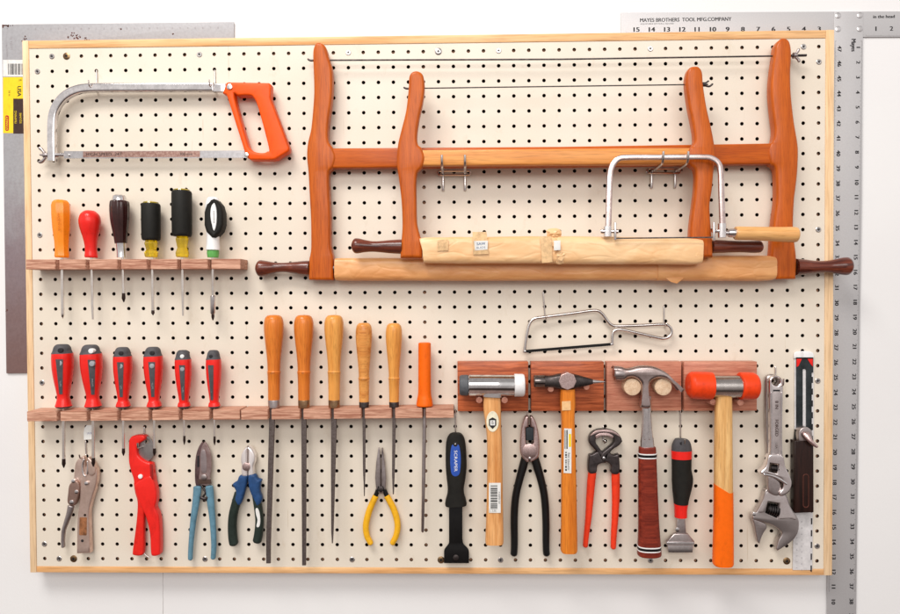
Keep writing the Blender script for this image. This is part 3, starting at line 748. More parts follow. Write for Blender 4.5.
file_tool('flat file with orange wood handle and shiny brass ferrule, second from the left', 303.8, 304.0, 314.8, 19.2, FH1, 372.6, 399.7, 304.2, 565, 5.4, 4, BRASS)
file_tool('half round file with large pale honey wood handle, tapering to a point', 334.0, 334.0, 314.8, 19, FH2, 372.6, 399.7, 332.5, 543, 5.8, .8, BRASS, True)
file_tool('thin round file with small streaky figured wood handle', 363.9, 364.1, 322.6, 16.4, FH3, 379, 401.7, 364.4, 496, 3.2, .6, DARKST, True)
file_tool('thin tapered file with plain small wood handle, right of the needle nose pliers', 393.9, 394.1, 323, 16.4, FH2, 379, 401.7, 393.4, 494, 3.6, 1.2, DARKST)
t = thing('scratch_awl', 'long steel rod with straight bright orange plastic handle at the right end of the rack', 'awl', 423, 532, HS)
obj('handle', sweep([(424.6, 342.6, 10.4), (424.6, 343.4, 12), (424.6, 346, 12.6), (424.6, 370, 12.7), (424.6, 392, 13), (424.6, 399, 15), (424.6, 404.5, 16.6), (424.6, 406, 15.6)], HS, cap=(0, 0), n=28), ORANGE2, t)
obj('collar', sweep([(424.6, 405.7, 12), (424.6, 407.4, 11)], HS, cap=(0, 0), smooth=False, n=24), BLACK, t)
obj('rod', sweep([(424.6, 407, 3.9), (423.6, 480, 3.6), (422.6, 531, 3), (422.6, 532.4, 1.8)], HS, cap=(0, 0), smooth=False, n=14), DULL, t)

# ------------------------------------------------------------------ hacksaw
t = thing('hacksaw', 'full size hacksaw with chrome tube frame and bright orange closed handle', 'hacksaw', 150, 159, 17)
obj('frame', sweep([(52.6, 161, 8), (52.4, 150, 8), (52.2, 138, 8), (52.4, 124, 8.2), (54, 113, 8.4), (58.5, 103.5, 8.6), (66, 95.5, 8.7), (76.5, 90.2, 8.7), (90, 88, 8.7), (120, 87.7, 8.6), (213.5, 87.5, 8.6)], 17, t=6.4, cap=(0, 0), n=24, ex=4.5), CHROME, t, sharp=60)
obj('frame_end', plate(rectpts(219, 87.6, 13, 8), 13, 20, 1), CHROME, t)
hb_ = [(222.3, 92.8), (225.8, 82.6), (227.5, 81.7), (268.5, 82.4), (270.6, 84), (270.2, 97.5), (289, 147.5), (288.4, 150.8), (275.6, 158.8), (272, 159.7), (250.2, 159.6), (245, 156), (244, 150.5), (227.6, 98.5), (226, 94.2)]
hi_ = sm([(234, 96.4), (238, 95.2), (249, 95), (253.3, 97.4), (258, 108), (268.2, 146.5), (267, 151), (262, 152.6), (254.5, 151.5), (249.5, 148), (246.5, 141)], 4)
obj('handle', plate(hb_, 7, 27, 3.2, holes=[hi_]), ORANGE, t, sharp=50)
obj('rivet', disc(229.3, 86.6, 2.9, 27, 28.6, .8), STEEL, t)
obj('rivet', disc(246.2, 154.6, 2.3, 27-8, 29, .8), STEEL, t)
bl = MB()
def saw_edge(x0, y0, x1, y1, wd, h, th, teeth, mb, tooth=.7):
    n_ = int(abs(x1-x0)/teeth); up_ = []; dn = []
    for i in range(n_+1):
        f = i/n_; x = x0+(x1-x0)*f; y = y0+(y1-y0)*f; dn.append((x, y+wd/2-(0 if i % 2 else tooth)))
    pts_ = [(x0, y0-wd/2), (x1, y1-wd/2)]+dn[::-1]
    return plate(pts_, h-th/2, h+th/2, 0, mb=mb)
b_ = obj('saw_blade', saw_edge(64, 154.8, 246.5, 154.2, 7.6, 17, .9, .9, bl), BLADEGR, t)
obj('printed_band', plate([(83, 151.3), (200, 150.9), (200, 156.9), (83, 157.3)], 17.46, 17.6, 0), BLADEPR, b_)
m = MB(); text('HIGH SPEED  24T', 104, 154.3, 4.4, 17.75, 0, m, 1.1); text('300 mm', 186, 154, 4, 17.75, 0, m); obj('lettering', m, BLACKINK, b_, recalc=False)
obj('blade_holder', sweep([(46, 155.2, 4), (57, 155, 4.4), (64.5, 154.8, 4.4)], 17, cap=(0, 0), smooth=False, n=16), STEEL, t)
obj('blade_pin', disc(68.5, 154.8, 1.1, 17, 19.4, .3), STEEL, t)
w_ = MB(); sweep([(48, 155.3, 5), (45, 155.3, 6), (43.5, 155.3, 5)], 17, cap=(0, 0), smooth=False, mb=w_)
sweep([(45.5, 154, 2.6), (43, 151, 2.8), (41.2, 149, 3.4), (38.6, 147.5, 3.0)], 17, t=3, mb=w_); sweep([(45.5, 156.6, 2.6), (44, 159.5, 2.8), (41.6, 161.6, 3.4), (38.4, 162.2, 3.0)], 17, t=3, mb=w_)
sweep([(44, 155.3, 2.4), (39.5, 154.4, 2.2)], 17, mb=w_)
obj('wing_nut', w_, DULL, t)

# ------------------------------------------------------------------ bow saws
def upright(pts, h0, h1, root, bev=4.5): obj('upright', plate(sm(pts, 5), h0, h1, bev), SAWRED, root, sharp=60)
big = thing('bow_saw', 'large bow saw with reddish beech frame, upper tension wire and dark turned handles', 'bow saw', 550, 281, 18)
upright([(318.8, 41.8), (315, 43.4), (312.8, 50), (312.8, 62), (313.6, 85), (313.2, 100), (310.8, 127), (307.3, 143), (306.5, 157), (307.9, 172), (309.2, 196), (310.4, 220), (310.6, 246), (309.8, 254), (308.6, 261), (308.4, 279.8, 1), (332.6, 280.2, 1), (332.7, 258), (331.4, 252), (330, 243), (330, 220), (329, 196), (328.3, 178), (329, 171), (332.6, 167.4), (335.5, 157), (332.6, 147.6), (328.6, 142), (327.4, 134), (328.2, 121), (330.8, 102), (332, 85), (331.4, 68), (327.8, 55), (324.6, 45)], 7, 29, big)
upright([(785.2, 37.3), (780.6, 38.8), (776.6, 45), (775.3, 55), (772.4, 77), (771.9, 94), (774, 116), (775.6, 130), (774, 140), (771, 144), (768.5, 153), (771, 163), (776, 168), (777.4, 180), (777.4, 200), (775.5, 215), (773.8, 230), (772.6, 250), (771.5, 262), (771.4, 279, 1), (796.4, 279, 1), (797, 258), (795.4, 243), (794, 225), (795, 200), (796.2, 190), (798.2, 172), (799, 152), (798, 140), (794.8, 121), (792, 96), (791.2, 74), (792, 52), (790, 41)], 7, 29, big)
obj('stretcher_rail', plate([(331, 147.8), (560, 146.2), (775, 142.8), (775, 163.8), (560, 166.4), (331, 168)], 9, 27, 4), SAWREDX, big)
def cyl_line(root, name, pts, h, mat, cap=(1, 1), n=28, **k): return obj(name, sweep(pts, h, cap=cap, n=n, **k), mat, root)
cyl_line(big, 'handle', [(255.4, 268.4, 13), (258, 268.4, 16), (262, 268.4, 16.6), (268, 268, 14), (275, 267.6, 10.4), (283, 267.4, 9.4), (292, 267.6, 11.2), (301, 268, 14), (307, 268.2, 15), (309.5, 268.2, 15)], 18, ROSE, (.75, 0))
cyl_line(big, 'handle', [(852.8, 266.2, 15), (849.5, 266.2, 17.6), (844, 266.2, 17.8), (836, 266.4, 15), (828, 266.6, 12.4), (820, 266.8, 12), (812, 267, 13.4), (804, 267, 15.6), (796, 267, 16.8)], 18, ROSE, (.8, 0))
cyl_line(big, 'blade_clamp', [(332, 268.8, 9), (342, 268.8, 9)], 18, DARKST, (0, 0))
cyl_line(big, 'tension_wire', [(309, 60.2, 1.7), (560, 59.2, 1.7), (804, 55.4, 1.7)], 18, DARKST, (0, 0), 10, smooth=False)
w_ = MB(); sweep([(793, 55.4, 6), (795.6, 55.4, 6), (797, 55.4, 3.5)], 18, cap=(0, 0), smooth=False, mb=w_)
sweep([(795.5, 54, 2.4), (798, 51, 2.8), (798.8, 48.2, 3)], 18, t=2.5, mb=w_); sweep([(795.5, 57, 2.4), (798.4, 59.6, 2.8), (799.4, 62.2, 3)], 18, t=2.5, mb=w_)
obj('wing_nut', w_, DULL, big)
cyl_line(big, 'threaded_rod', [(791, 55.5, 2.6), (806.8, 55.2, 2.6)], 18, DARKST, (0.4, .6), 12, smooth=False)
obj('wire_hook', sweep([(314, 60.3, 2.2), (310, 60.2, 2.2), (307.4, 58.6, 1.8)], 18), DARKST, big)
def roll(pts, h, tpx, seed, amp=.0013, n=56):
    m_ = sweep(pts, h, t=tpx, cap=(.04, .04), n=n, ex=3.6, step=16)
    for i, v in enumerate(m_.v):
        q = Vector((v.x*22, v.y*70, v.z*70+seed)); d1 = noise.noise(q); d2 = noise.noise(Vector((v.x*70, v.y*160, v.z*160+seed)))
        d3 = abs(noise.noise(Vector((v.x*35+v.z*60, v.y*60, v.z*90+seed*2))))
        g = noise.noise(Vector((v.x*9, 0, seed)))*1.2; cre = abs(((v.z*1000+g*14+v.x*(20 if seed < 5 else -14)) % 15)-7.5)
        m_.v[i] = v+Vector((0, -1, .5))*(d1*amp*.45+d2*amp*.18-d3*amp*.5-max(0, 1.6-cre)*.0003)
    return m_
obj('paper_wrap', roll([(335.5, 269.4, 21), (345, 269.4, 22.6), (400, 269.4, 22.8), (480, 269.5, 22.8), (600, 269, 23), (700, 268.4, 24), (740, 268.2, 24.6), (766, 268.2, 24), (772.5, 268.2, 21)], 19, 18, 3.1), PAPER, big, sharp=70)
obj('paper_wrap', roll([(655, 268.7, 24.4), (700, 268.3, 25.4), (740, 268.2, 25.8), (766, 268.2, 25), (773.4, 268.2, 21.6)], 19, 19.4, 5.7, .0018), PAPER, big, sharp=70)
flap = MB(); plate([(664, 277), (675, 274.5), (686, 270), (683, 279), (677, 283.6), (671, 282)], 32, 33, .3, mb=flap)
obj('paper_flap', flap, PAPER, big)

sml = thing('bow_saw', 'smaller bow saw with tan middle rail, hanging in front of the large one', 'bow saw', 560, 264, 45)
upright([(416, 70.3), (411.6, 71.8), (409, 76.5), (408.4, 88), (405.9, 110), (401, 130), (397.8, 144), (396.5, 162), (398.6, 178), (401.2, 200), (402.2, 222), (401.6, 236), (400.5, 246), (400.2, 257.8, 1), (421.8, 257.8, 1), (421.8, 243), (419.4, 234), (416.8, 222), (416.2, 200), (416, 182), (417.2, 172), (421.6, 167.4), (424.4, 157.5), (421.6, 147.8), (418, 144.2), (416.8, 136), (419, 118.6), (422.6, 102), (424.4, 87), (423.4, 76), (420.4, 71.6)], 35, 55, sml)
upright([(695.4, 65.6), (690.4, 67), (687.4, 73), (686.6, 84), (689.4, 105), (693.2, 124), (695.2, 138), (693.6, 144.6), (690.2, 147.6), (687.6, 156), (690.4, 164.6), (695.6, 170), (696.2, 184), (694.6, 200), (691.6, 222), (690.8, 236), (691.5, 257, 1), (713.4, 257, 1), (713, 242), (711.4, 225), (710.4, 205), (712.6, 190), (714.2, 172), (715.8, 160), (714.8, 143.6), (711.8, 127), (707.4, 107.6), (703.9, 85.4), (702.8, 72), (699.6, 66.6)], 35, 55, sml)
obj('stretcher_rail', plate([(419, 149.6), (692, 147.4), (692, 164), (419, 165.6)], 37, 52, 4), SAWTAN, sml)
cyl_line(sml, 'handle', [(351.2, 245.8, 12), (353.6, 245.8, 14.8), (358, 245.8, 15.2), (364, 246, 12.8), (372, 246.4, 10.8), (380, 246.6, 11.4), (390, 246.6, 13.4), (402, 246.6, 14.8)], 45, ROSE, (.8, 0))
cyl_line(sml, 'handle', [(763.2, 246.4, 10), (760, 246.6, 12), (752, 246.8, 12.2), (742, 246.6, 11.6), (730, 246.5, 12.2), (720, 246.4, 13.2), (712, 246.4, 13.6)], 45, ROSE, (.8, 0))
cyl_line(sml, 'tension_wire', [(405, 88.4, 1.3), (708, 84.2, 1.3)], 45, DARKST, (0, 0), 10, smooth=False)
w_ = MB(); sweep([(702, 84.3, 4.5), (706, 84.3, 4.5)], 45, cap=(0, 0), smooth=False, mb=w_); sweep([(705.5, 85.6, 2), (709.5, 86.2, 2), (713, 83.4, 2)], 45, t=2, mb=w_); sweep([(705.5, 83, 1.8), (709, 80.6, 1.8)], 45, t=2, mb=w_)
obj('wing_nut', w_, DARKST, sml)
obj('wire_hook', sweep([(410, 88.4, 2), (406, 88.4, 2), (403.4, 87, 1.6)], 45), DARKST, sml)
obj('paper_wrap', roll([(422.5, 250.6, 24), (430, 250.4, 26), (480, 250.2, 26.6), (545, 250, 27.4), (640, 250.6, 26.2), (690, 251.6, 25), (700, 251.8, 22)], 48, 16.4, 8.3, .0015), PAPER2, sml, sharp=70)
obj('paper_wrap', roll([(556, 250.3, 27.8), (600, 250.4, 27.8), (650, 250.8, 27), (690, 251.6, 26.2), (701, 251.8, 23)], 48, 17.8, 11.3, .0019), PAPER2, sml, sharp=70)
HF = 62.9
def tape(pts, h0, lab=None, mt=TAPE): return obj('tape', plate(pts, h0, h0+.5, .1), mt, sml)
tape([(437.6, 239.8), (448.4, 239.3), (448, 250.5), (437.2, 251)], HF-.3)
tape([(472.5, 231.8), (486.5, 231.9), (488, 243), (488.5, 254), (473, 254.6)], HF)
q = obj('label', plate([(474, 241), (488, 240.6), (487.4, 249.4), (475, 250.4)], HF+.6, HF+.9, 0), STICKER, sml)
m = MB(); text('SAW', 481, 243.8, 4, HF+1, -3, m, 1, .03); text('BLADE', 481, 247.6, 3, HF+1, -3, m, 1); obj('print', m, plastic('blue_grey_ink', (.15, .2, .3), .5), q, recalc=False)
tape([(540, 236.4), (551.5, 236), (552.5, 262), (542, 263)], HF+.2)
rr = random.Random(11)
def crumple(cx, cy, rx, ry, h, mb, seed):
    r2 = random.Random(seed); V = [P(cx, cy, h+3)]; n_ = 14
    for k in range(n_):
        a = 2*math.pi*k/n_; s_ = r2.uniform(.75, 1.1); V.append(P(cx+rx*.55*math.cos(a)*s_, cy+ry*.55*math.sin(a)*s_, h+r2.uniform(.4, 3.4)))
    for k in range(n_):
        a = 2*math.pi*k/n_; s_ = r2.uniform(.75, 1.12); V.append(P(cx+rx*math.cos(a)*s_, cy+ry*math.sin(a)*s_, h-r2.uniform(2, 5)))
    Fc = [(0, 1+k, 1+(k+1) % n_) for k in range(n_)]+[(1+k, 1+n_+k, 1+n_+(k+1) % n_, 1+(k+1) % n_) for k in range(n_)]
    V.append(P(cx, cy, h-8)); Fc += [(len(V)-1, 1+n_+(k+1) % n_, 1+n_+k) for k in range(n_)]
    mb.add(V, Fc)
for a_ in ((554.5, 233.5, 8.5, 6, HF-6, 2), (561, 256, 8, 8, HF-2, 4), (697, 254, 4.4, 6.5, HF-4, 6), (556, 246, 4.5, 10, HF-1, 9)):
    crm = MB(); crumple(*a_[:5], crm, a_[5]); obj('crumpled_paper', crm, PAPER2, sml, sharp=20)
tape([(553.8, 240.6), (560.5, 240.4), (560.4, 250), (554, 250.4)], HF+4.2, mt=STICKER)

# double prong brackets
def bracket(lab, xa, xb, ypl, ybot, D, group='double prong brackets under the bow saws'):
    t = thing('prong_bracket', lab, 'bracket', (xa+xb)/2, ypl, 0, group)
    a, b = U(xa, ypl, 6), U(xb, ypl, 6)
    m_ = MB(); r = .0026; ext = .0085
    loop = []
    for k in range(9): q = math.pi/2+math.pi*k/8; loop.append(Vector((a.x-ext*.6+.0035*math.cos(q), -.006, a.y+.0035*math.sin(q))))
    for k in range(9): q = -math.pi/2+math.pi*k/8; loop.append(Vector((b.x+ext*.6+.0035*math.cos(q), -.006, b.y+.0035*math.sin(q))))
    loop.append(loop[0]); loop.append(loop[1])
    wire3(loop, .0016, 8, m_)
    obj('cross_plate', m_, WIRE, t)
    for q in (a, b):
        zb = U(xa, ybot, 2).y
        obj('leg', wire3([Vector((q.x, -.006, q.y)), Vector((q.x, -.0035, q.y-.003)), Vector((q.x, -.003, zb+.002)), Vector((q.x, -.001, zb)), Vector((q.x, .004, zb))], .0023, 12, smooth=3), WIRE, t)
        y0 = q.y-.0
        obj('prong', wire3([Vector((q.x, -.006, y0)), Vector((q.x, -.02, y0-.0005)), Vector((q.x, -(D-9)*.001, y0+.001)), Vector((q.x, -(D-3)*.001, y0+.004)), Vector((q.x, -D*.001, y0+.010)), Vector((q.x, -(D+1)*.001, y0+.019))], .0021, 12, smooth=3), WIRE, t)
bracket('double prong steel bracket under the left half of the tan saw rail', 443, 465, 173, 190, 60)
bracket('double prong steel bracket carrying the coping saw near its top right', 652, 675.5, 171, 187.5, 70)

# ------------------------------------------------------------------ coping saw
HC = 66
t = thing('coping_saw', 'coping saw with deep nickel frame and light wood handle over the bow saws', 'coping saw', 665, 238, HC)
obj('frame', sweep([(608, 231, 6), (608.6, 214, 6), (609.2, 190, 6), (610, 174, 6), (612.6, 165, 5.8), (618, 159, 5.6), (627, 157.3, 5.5), (660, 157.2, 5.4), (700, 157, 5.4), (711, 158, 5.4), (718.2, 163, 5.4), (720.6, 172, 5.4), (721.4, 195, 5.6), (722.6, 226, 5.8)], HC, t=3.6, cap=(0, 0), n=20, ex=4), metal('nickel_plate', (0.74, 0.62, 0.60), 0.2, dirt=(0.5, 0.38, 0.35)), t, sharp=60)
m_ = MB(); sweep([(600.6, 231.4, 3.6), (602, 231.4, 5), (605, 231.4, 5), (606, 231.4, 3.4), (613, 231.4, 3.4), (614, 231.4, 4.6), (618, 231.4, 4.6), (618.4, 231.4, 3)], HC, cap=(0, 0), smooth=False, mb=m_)
sweep([(615.2, 222, 2.4), (615.2, 240.4, 2.8)], HC+3, cap=(.5, .5), smooth=False, mb=m_); sweep([(607.5, 226.5, 7.5), (607.5, 236.5, 7.5)], HC, t=5, cap=(0, 0), smooth=False, mb=m_, ex=4)
obj('blade_clamp', m_, STEEL, t)
m_ = MB(); sweep([(712, 231, 3.4), (713, 231, 4.4), (716, 231, 4.4), (717, 231, 3.2), (726, 232, 3.2)], HC, cap=(0, 0), smooth=False, mb=m_)
sweep([(713.8, 222, 2.2), (713.8, 241, 3.2)], HC+3, cap=(.5, .5), smooth=False, mb=m_); sweep([(722, 223.5, 7.4), (722, 237.5, 7.4)], HC, t=6, cap=(0, 0), smooth=False, mb=m_, ex=4)
sweep([(721, 233, 4), (728, 233, 4.6), (728.4, 233, 8), (730, 233, 8.8), (735, 233, 9), (737, 233, 9)], HC, cap=(0, 0), smooth=False, mb=m_)
obj('ferrule', m_, STEEL, t)
obj('saw_blade', plate([(615, 237.6), (714, 236.6), (714, 238), (615, 239)], HC+2.5, HC+3, 0), DARKST, t)
obj('handle', sweep([(735.6, 233.2, 11), (736.6, 233.2, 13.6), (750, 233.4, 13.8), (765, 233.8, 14.2), (780, 234.4, 15.2), (790, 234.6, 15.8), (795, 234.6, 15.4), (798.6, 234.6, 13.6)], HC, cap=(0, .35), n=30), wood('coping_handle', (.70, .34, .11), (.84, .48, .19), 'x', .33, .4, .6), t)

# ------------------------------------------------------------------ small wire hacksaw
t = thing('junior_hacksaw', 'small junior hacksaw bent from one bare steel rod with a black blade', 'hacksaw', 570, 352, 12)
obj('wire_frame', sweep([(524.2, 353, 3.2), (526.3, 338, 3.2), (528.6, 326.5, 3.2), (531.4, 320.8, 3.2), (536, 318.2, 3.2), (545, 316.9, 3.2), (571.7, 313.4, 3.2), (590, 310.8, 3.2), (597.6, 310.8, 3.2), (602.4, 314, 3.2), (607.6, 321, 3.2), (611.8, 325, 3.2), (618, 326, 3.2), (640, 325.4, 3.2), (663, 324.4, 3.2), (669.4, 326.6, 3.2), (671.6, 331.6, 3.2), (669, 336.6, 3.2), (663, 338.4, 3.2), (654, 336.8, 3.2), (637.8, 333, 3.2), (621, 329.6, 3.2), (614.6, 330.6, 3.2), (612.4, 335, 3.2), (612.4, 345.6, 3.2)], 12, cap=(.3, .3), n=14), WIRE, t, sharp=60)
obj('saw_blade', saw_edge(523.6, 351.6, 611, 344.4, 3.0, 12, .8, .8, MB(), .45), BLACK, t)
obj('blade_pin', disc(525.2, 351.4, 1, 12, 15.5, .3), STEEL, t); obj('blade_pin', disc(611.6, 344.4, 1, 12, 15.5, .3), STEEL, t)

# ------------------------------------------------------------------ hammer blocks
def block(lab, x0, x1, y0, y1, mat, pegs, pr, pd, pm):
    t = thing('hammer_block', lab, 'hammer block', (x0+x1)/2, y1, 0, 'reddish wood blocks holding the hammers')
    a, b = U(x0, y0, 19), U(x1, y1, 19)
    obj('board', boxm(a.x, b.x, -.019, -.0004, b.y, a.y, .0008), mat, t)
    for px, py in pegs: obj('peg', disc(px, py, pr, 18.6, pd, .9), pm, t)
DPEG = wood('dark_peg', (0.40, 0.15, 0.10), (0.58, 0.28, 0.2), 'y', .45)
block('reddish wood block behind the chrome headed mallet', 457.4, 528.4, 361.8, 411.2, REDWOOD, [(479.2, 400.2), (504.6, 400.2)], 3.2, 44, DPEG)
block('reddish wood block behind the pointed dark hammer head', 531, 604, 361.8, 411.0, REDWOOD, [(550.8, 389.2), (586.6, 387)], 3.0, 40, DPEG)
block('pinkish wood block with two fat pale pegs behind the claw hammer', 606.9, 681.4, 361.8, 410.8, PINKWOOD, [(632.6, 387.2), (663.4, 387.2)], 8.5, 40, BIRCH)
block('pinkish wood block behind the orange faced mallet', 684, 757, 361.8, 410.8, PINKWOOD, [(713.2, 402.2), (740.6, 402.8)], 3.2, 44, DPEG)

# chrome mallet
t = thing('mallet', 'soft faced mallet with chrome head, one grey and one white face, pale hickory handle', 'mallet', 494, 543, 39)
obj('head', sweep([(468.6, 385.2, 21), (469.2, 385.2, 21.8), (513.6, 385.2, 21.8), (514.4, 385.2, 21)], 39, cap=(0, 0), smooth=False, n=40), metal('mirror_chrome', (.9, .88, .88), .05, dirt_amt=.2), t)
obj('neck', sweep([(492.3, 391, 21), (492, 396.4, 19)], 39, t=16, cap=(0, 0), smooth=False, n=24, ex=4), STEEL, t)
obj('face', sweep([(459.4, 385.2, 17), (460.2, 385.2, 19.4), (462, 385.2, 20.6), (467.6, 385.2, 20.8), (469, 385.2, 19)], 39, cap=(0, 0), smooth=False, n=36), CAPGREY, t)
obj('face', sweep([(514, 385.2, 20), (514.6, 385.2, 22.8), (522.4, 385.2, 22.6), (524, 385.2, 21.2), (524.7, 385.2, 18)], 39, cap=(0, 0), smooth=False, n=36), CAPWHITE, t)
obj('handle', sweep([(491.8, 394, 16), (492, 402, 17.4), (492.4, 412, 17.4), (493.4, 425, 15.6), (494.4, 440, 15), (494.8, 470, 15.4), (494.8, 500, 16.2), (494.6, 525, 17.4), (494.4, 540, 18.2), (494.4, 543.6, 17.2)], 39, t=12.4, cap=(0, 0), n=28, ex=3.2), HICK, t)
hz = 39+10.9
q = obj('crest_sticker', plate(circ(492.6, 421.5, 6.2, 24, 10.4), hz-.4, hz, 0), plastic('cream_sticker', (.80, .74, .56), .5), t)
obj('crest_print', plate([(488.9, 419.4), (492.6, 417.4), (496.3, 419.4), (496.3, 425.4), (492.6, 429.2), (488.9, 425.4)], hz+.02, hz+.1, 0), BLACKINK, q)
obj('crest_print', plate([(490.2, 420.4), (495, 420.4), (495, 425.4), (490.2, 425.4)], hz+.12, hz+.2, 0), STICKER, q)
m = MB(); text('B', 492.6, 422.9, 5, hz+.3, 0, m, .8); obj('lettering', m, BLACKINK, q, recalc=False)
q = obj('barcode_sticker', plate(rectpts(494.8, 498, 11.8, 30), hz+.0, hz+.25, 0), STICKER, t)
m = barcode(490.6, 485.5, 497.4, 509, hz+.4, False, 22, seed=4); text('4 018754 301', 499.2, 498, 2.3, hz+.4, 90, m, 1); text('1,50', 494, 511, 2.4, hz+.4, 0, m)
obj('print', m, BLACKINK, q, recalc=False)

# riveting hammer
t = thing('pick_hammer', 'dark steel hammer with a square face and long pointed peen on an amber wood handle', 'hammer', 568, 552, 37)
m_ = sweep([(544.6, 381.2, 12), (548, 381.2, 11.4), (553, 381.2, 12), (559, 381.2, 15), (567.5, 381.2, 17), (576, 381.2, 13.4), (583, 381.4, 10), (592.5, 381.6, 5)], 37, t=None, cap=(0, 0), n=20, ex=3.5)
obj('head', m_, DARKST, t)
obj('face', sweep([(533.7, 381.2, 11), (534.4, 381.2, 12.4), (544.2, 381.2, 12.6), (545.4, 381.2, 11.4)], 37, cap=(0, 0), smooth=False, n=28), metal('dark_polished_steel', (.3, .27, .26), .15, dirt=(.14, .11, .10)), t)
obj('point', sweep([(591.6, 381.6, 5.2), (598, 381.7, 3.2), (605, 381.8, 1.2)], 37, cap=(0, 0), smooth=False, n=16), STEEL, t)
obj('eye_boss', disc(567.6, 381.3, 9.0, 30, 51.5, 1.2, 8), PINKST, t, sharp=20)
obj('handle', sweep([(567.5, 389, 14.4), (567.6, 404, 15), (567.8, 418, 13.2), (568.2, 440, 13.8), (568.6, 480, 14.8), (568.9, 520, 15.6), (568.9, 546, 16.6), (568.9, 550.6, 16.2), (568.9, 552, 14.4)], 37, t=13, cap=(0, 0), n=28, ex=3.2), AMBER, t)
hz = 37+11.2
obj('paper_label', plate([(561.9, 401.4), (570.6, 401), (570.8, 410.2), (562, 410.6)], hz+.05, hz+.3, 0), plastic('tan_label', (.80, .50, .24), .5), t)
q = obj('barcode_sticker', plate([(564.2, 428.5), (571.6, 428.8), (571.4, 473.4), (563.6, 473)], hz-.3, hz, 0), STICKER, t)
m = barcode(564.6, 430, 568.2, 449, hz+.15, True, 5, seed=3); text('HAMMER 500g', 568.6, 461.5, 2.8, hz+.15, -90, m, 1); barcode(565.2, 452, 566.8, 471, hz+.15, False, 12, m, 8)
obj('print', m, BLACKINK, q, recalc=False)
obj('print', plate([(568.8, 434), (571.2, 434), (571.2, 447), (568.8, 447)], hz+.02, hz+.12, 0), YSTICK, q)

# claw hammer
t = thing('claw_hammer', 'polished steel claw hammer with stacked red leather grip banded black and white', 'hammer', 648, 556, 37)
hd = [(614.6, 367.6), (615.4, 366.6), (622.6, 367.2), (626, 368.8), (632, 368.4), (640, 366.4), (650, 366.2), (658, 368), (666, 372), (674, 379), (683.6, 390.8), (682.6, 392.2), (676, 386), (669, 380.8), (662, 378.4), (656.5, 378.8), (651.6, 381.5), (650, 386), (650.6, 396), (651.4, 408), (641.6, 408), (641.8, 396), (642.2, 386), (640, 381.4), (634.5, 377.8), (628, 378), (624.4, 380.6), (614.8, 379.6)]
obj('head', plate(sm(hd, 3), 27, 47, 5), metal('claw_steel', (.62, .51, .49), .24, dirt=(.42, .33, .31), scale=40), t, sharp=60)
obj('striking_face', sweep([(613.8, 373.6, 12.4), (614.4, 373.6, 13.8), (622, 373.6, 13.6), (624.5, 373.6, 11.6)], 37, cap=(0, 0), smooth=False, n=28), DULL, t)
obj('neck', sweep([(646, 396, 9.8), (646.2, 412, 9.6), (646.6, 430, 11), (647, 441, 13), (647.2, 448.4, 14)], 37, t=8, cap=(0, 0), n=24, ex=3), STEEL, t)
obj('rib', sweep([(644.2, 398, 1.6), (644.6, 440, 1.6)], 43.6, t=1.6, mb=sweep([(648.8, 398, 1.6), (649.4, 440, 1.6)], 43.6, t=1.6)), CHROME, t)
obj('grip', sweep([(647.2, 447.6, 14.6), (647.2, 448.8, 17), (647.4, 470, 18.4), (648, 500, 19.4), (648.8, 530, 21), (649.2, 550, 23.4), (649.2, 554.6, 23.4), (649.2, 556, 20)], 37, t=None, cap=(0, 0), n=32, ex=2.5, flat=.72), LEATHER, t, sharp=60)
def band(y0, y1, x, w, mt): obj('grip_band', sweep([(x, y0, w), (x, y1, w)], 37, cap=(0, 0), smooth=False, n=32, ex=2.5, flat=.73), mt, t)
for y0, w, x in ((452.8, 18.3, 647.3), (545.2, 23.2, 649.1)):
    band(y0, y0+1.1, x, w, WHITEP); band(y0+1.3, y0+3.6, x, w+.2, BLACK); band(y0+3.8, y0+4.9, x, w+.2, WHITEP)

# orange mallet
t = thing('mallet', 'mallet with two fat orange plastic faces and a wood handle dipped orange', 'mallet', 724, 565, 43)
obj('head', sweep([(710.4, 386.6, 21), (711, 386.6, 22.2), (740, 386.6, 22.2), (740.8, 386.6, 21)], 43, cap=(0, 0), smooth=False, n=40), metal('brushed_head', (.62, .57, .54), .22, brushed='x'), t)
obj('face', sweep([(687.8, 385.2, 16), (688.4, 385.2, 21), (690.6, 385.2, 25.6), (694, 385.3, 27.4), (709, 385.8, 27.6), (711.6, 385.9, 26.4), (712, 385.9, 20)], 43, cap=(0, 0), n=36), MALLETOR, t, sharp=50)
obj('face', sweep([(739.2, 386, 20), (739.6, 386, 26), (742, 386, 27.6), (752, 385.9, 27), (755.6, 385.8, 24.6), (757.2, 385.8, 19), (757.5, 385.8, 12)], 43, cap=(0, 0), n=36), MALLETOR, t, sharp=50)
obj('handle', sweep([(723.6, 394, 15.4), (723.4, 410, 16.4), (723.2, 440, 17.2), (723.3, 480, 17.8), (723.4, 500, 18)], 43, t=13, cap=(0, 0), n=28, ex=2.8), ASH, t)
# dipped end with a slanting upper rim
m_ = sweep([(723.35, 489.5, 18.4), (723.4, 510, 18.7), (723.2, 540, 19.6), (723, 560, 20.2), (723, 564, 19.6), (723, 565.4, 17.4)], 43, t=13.6, cap=(0, 0), n=28, ex=2.8)
x0 = P(723.35, 489.5, 43)
for i in range(28):
    v = m_.v[i]; m_.v[i] = v+Vector((0, 0, -(v.x-x0.x)*.62))
obj('dipped_grip', m_, ORANGE2, t, sharp=60)

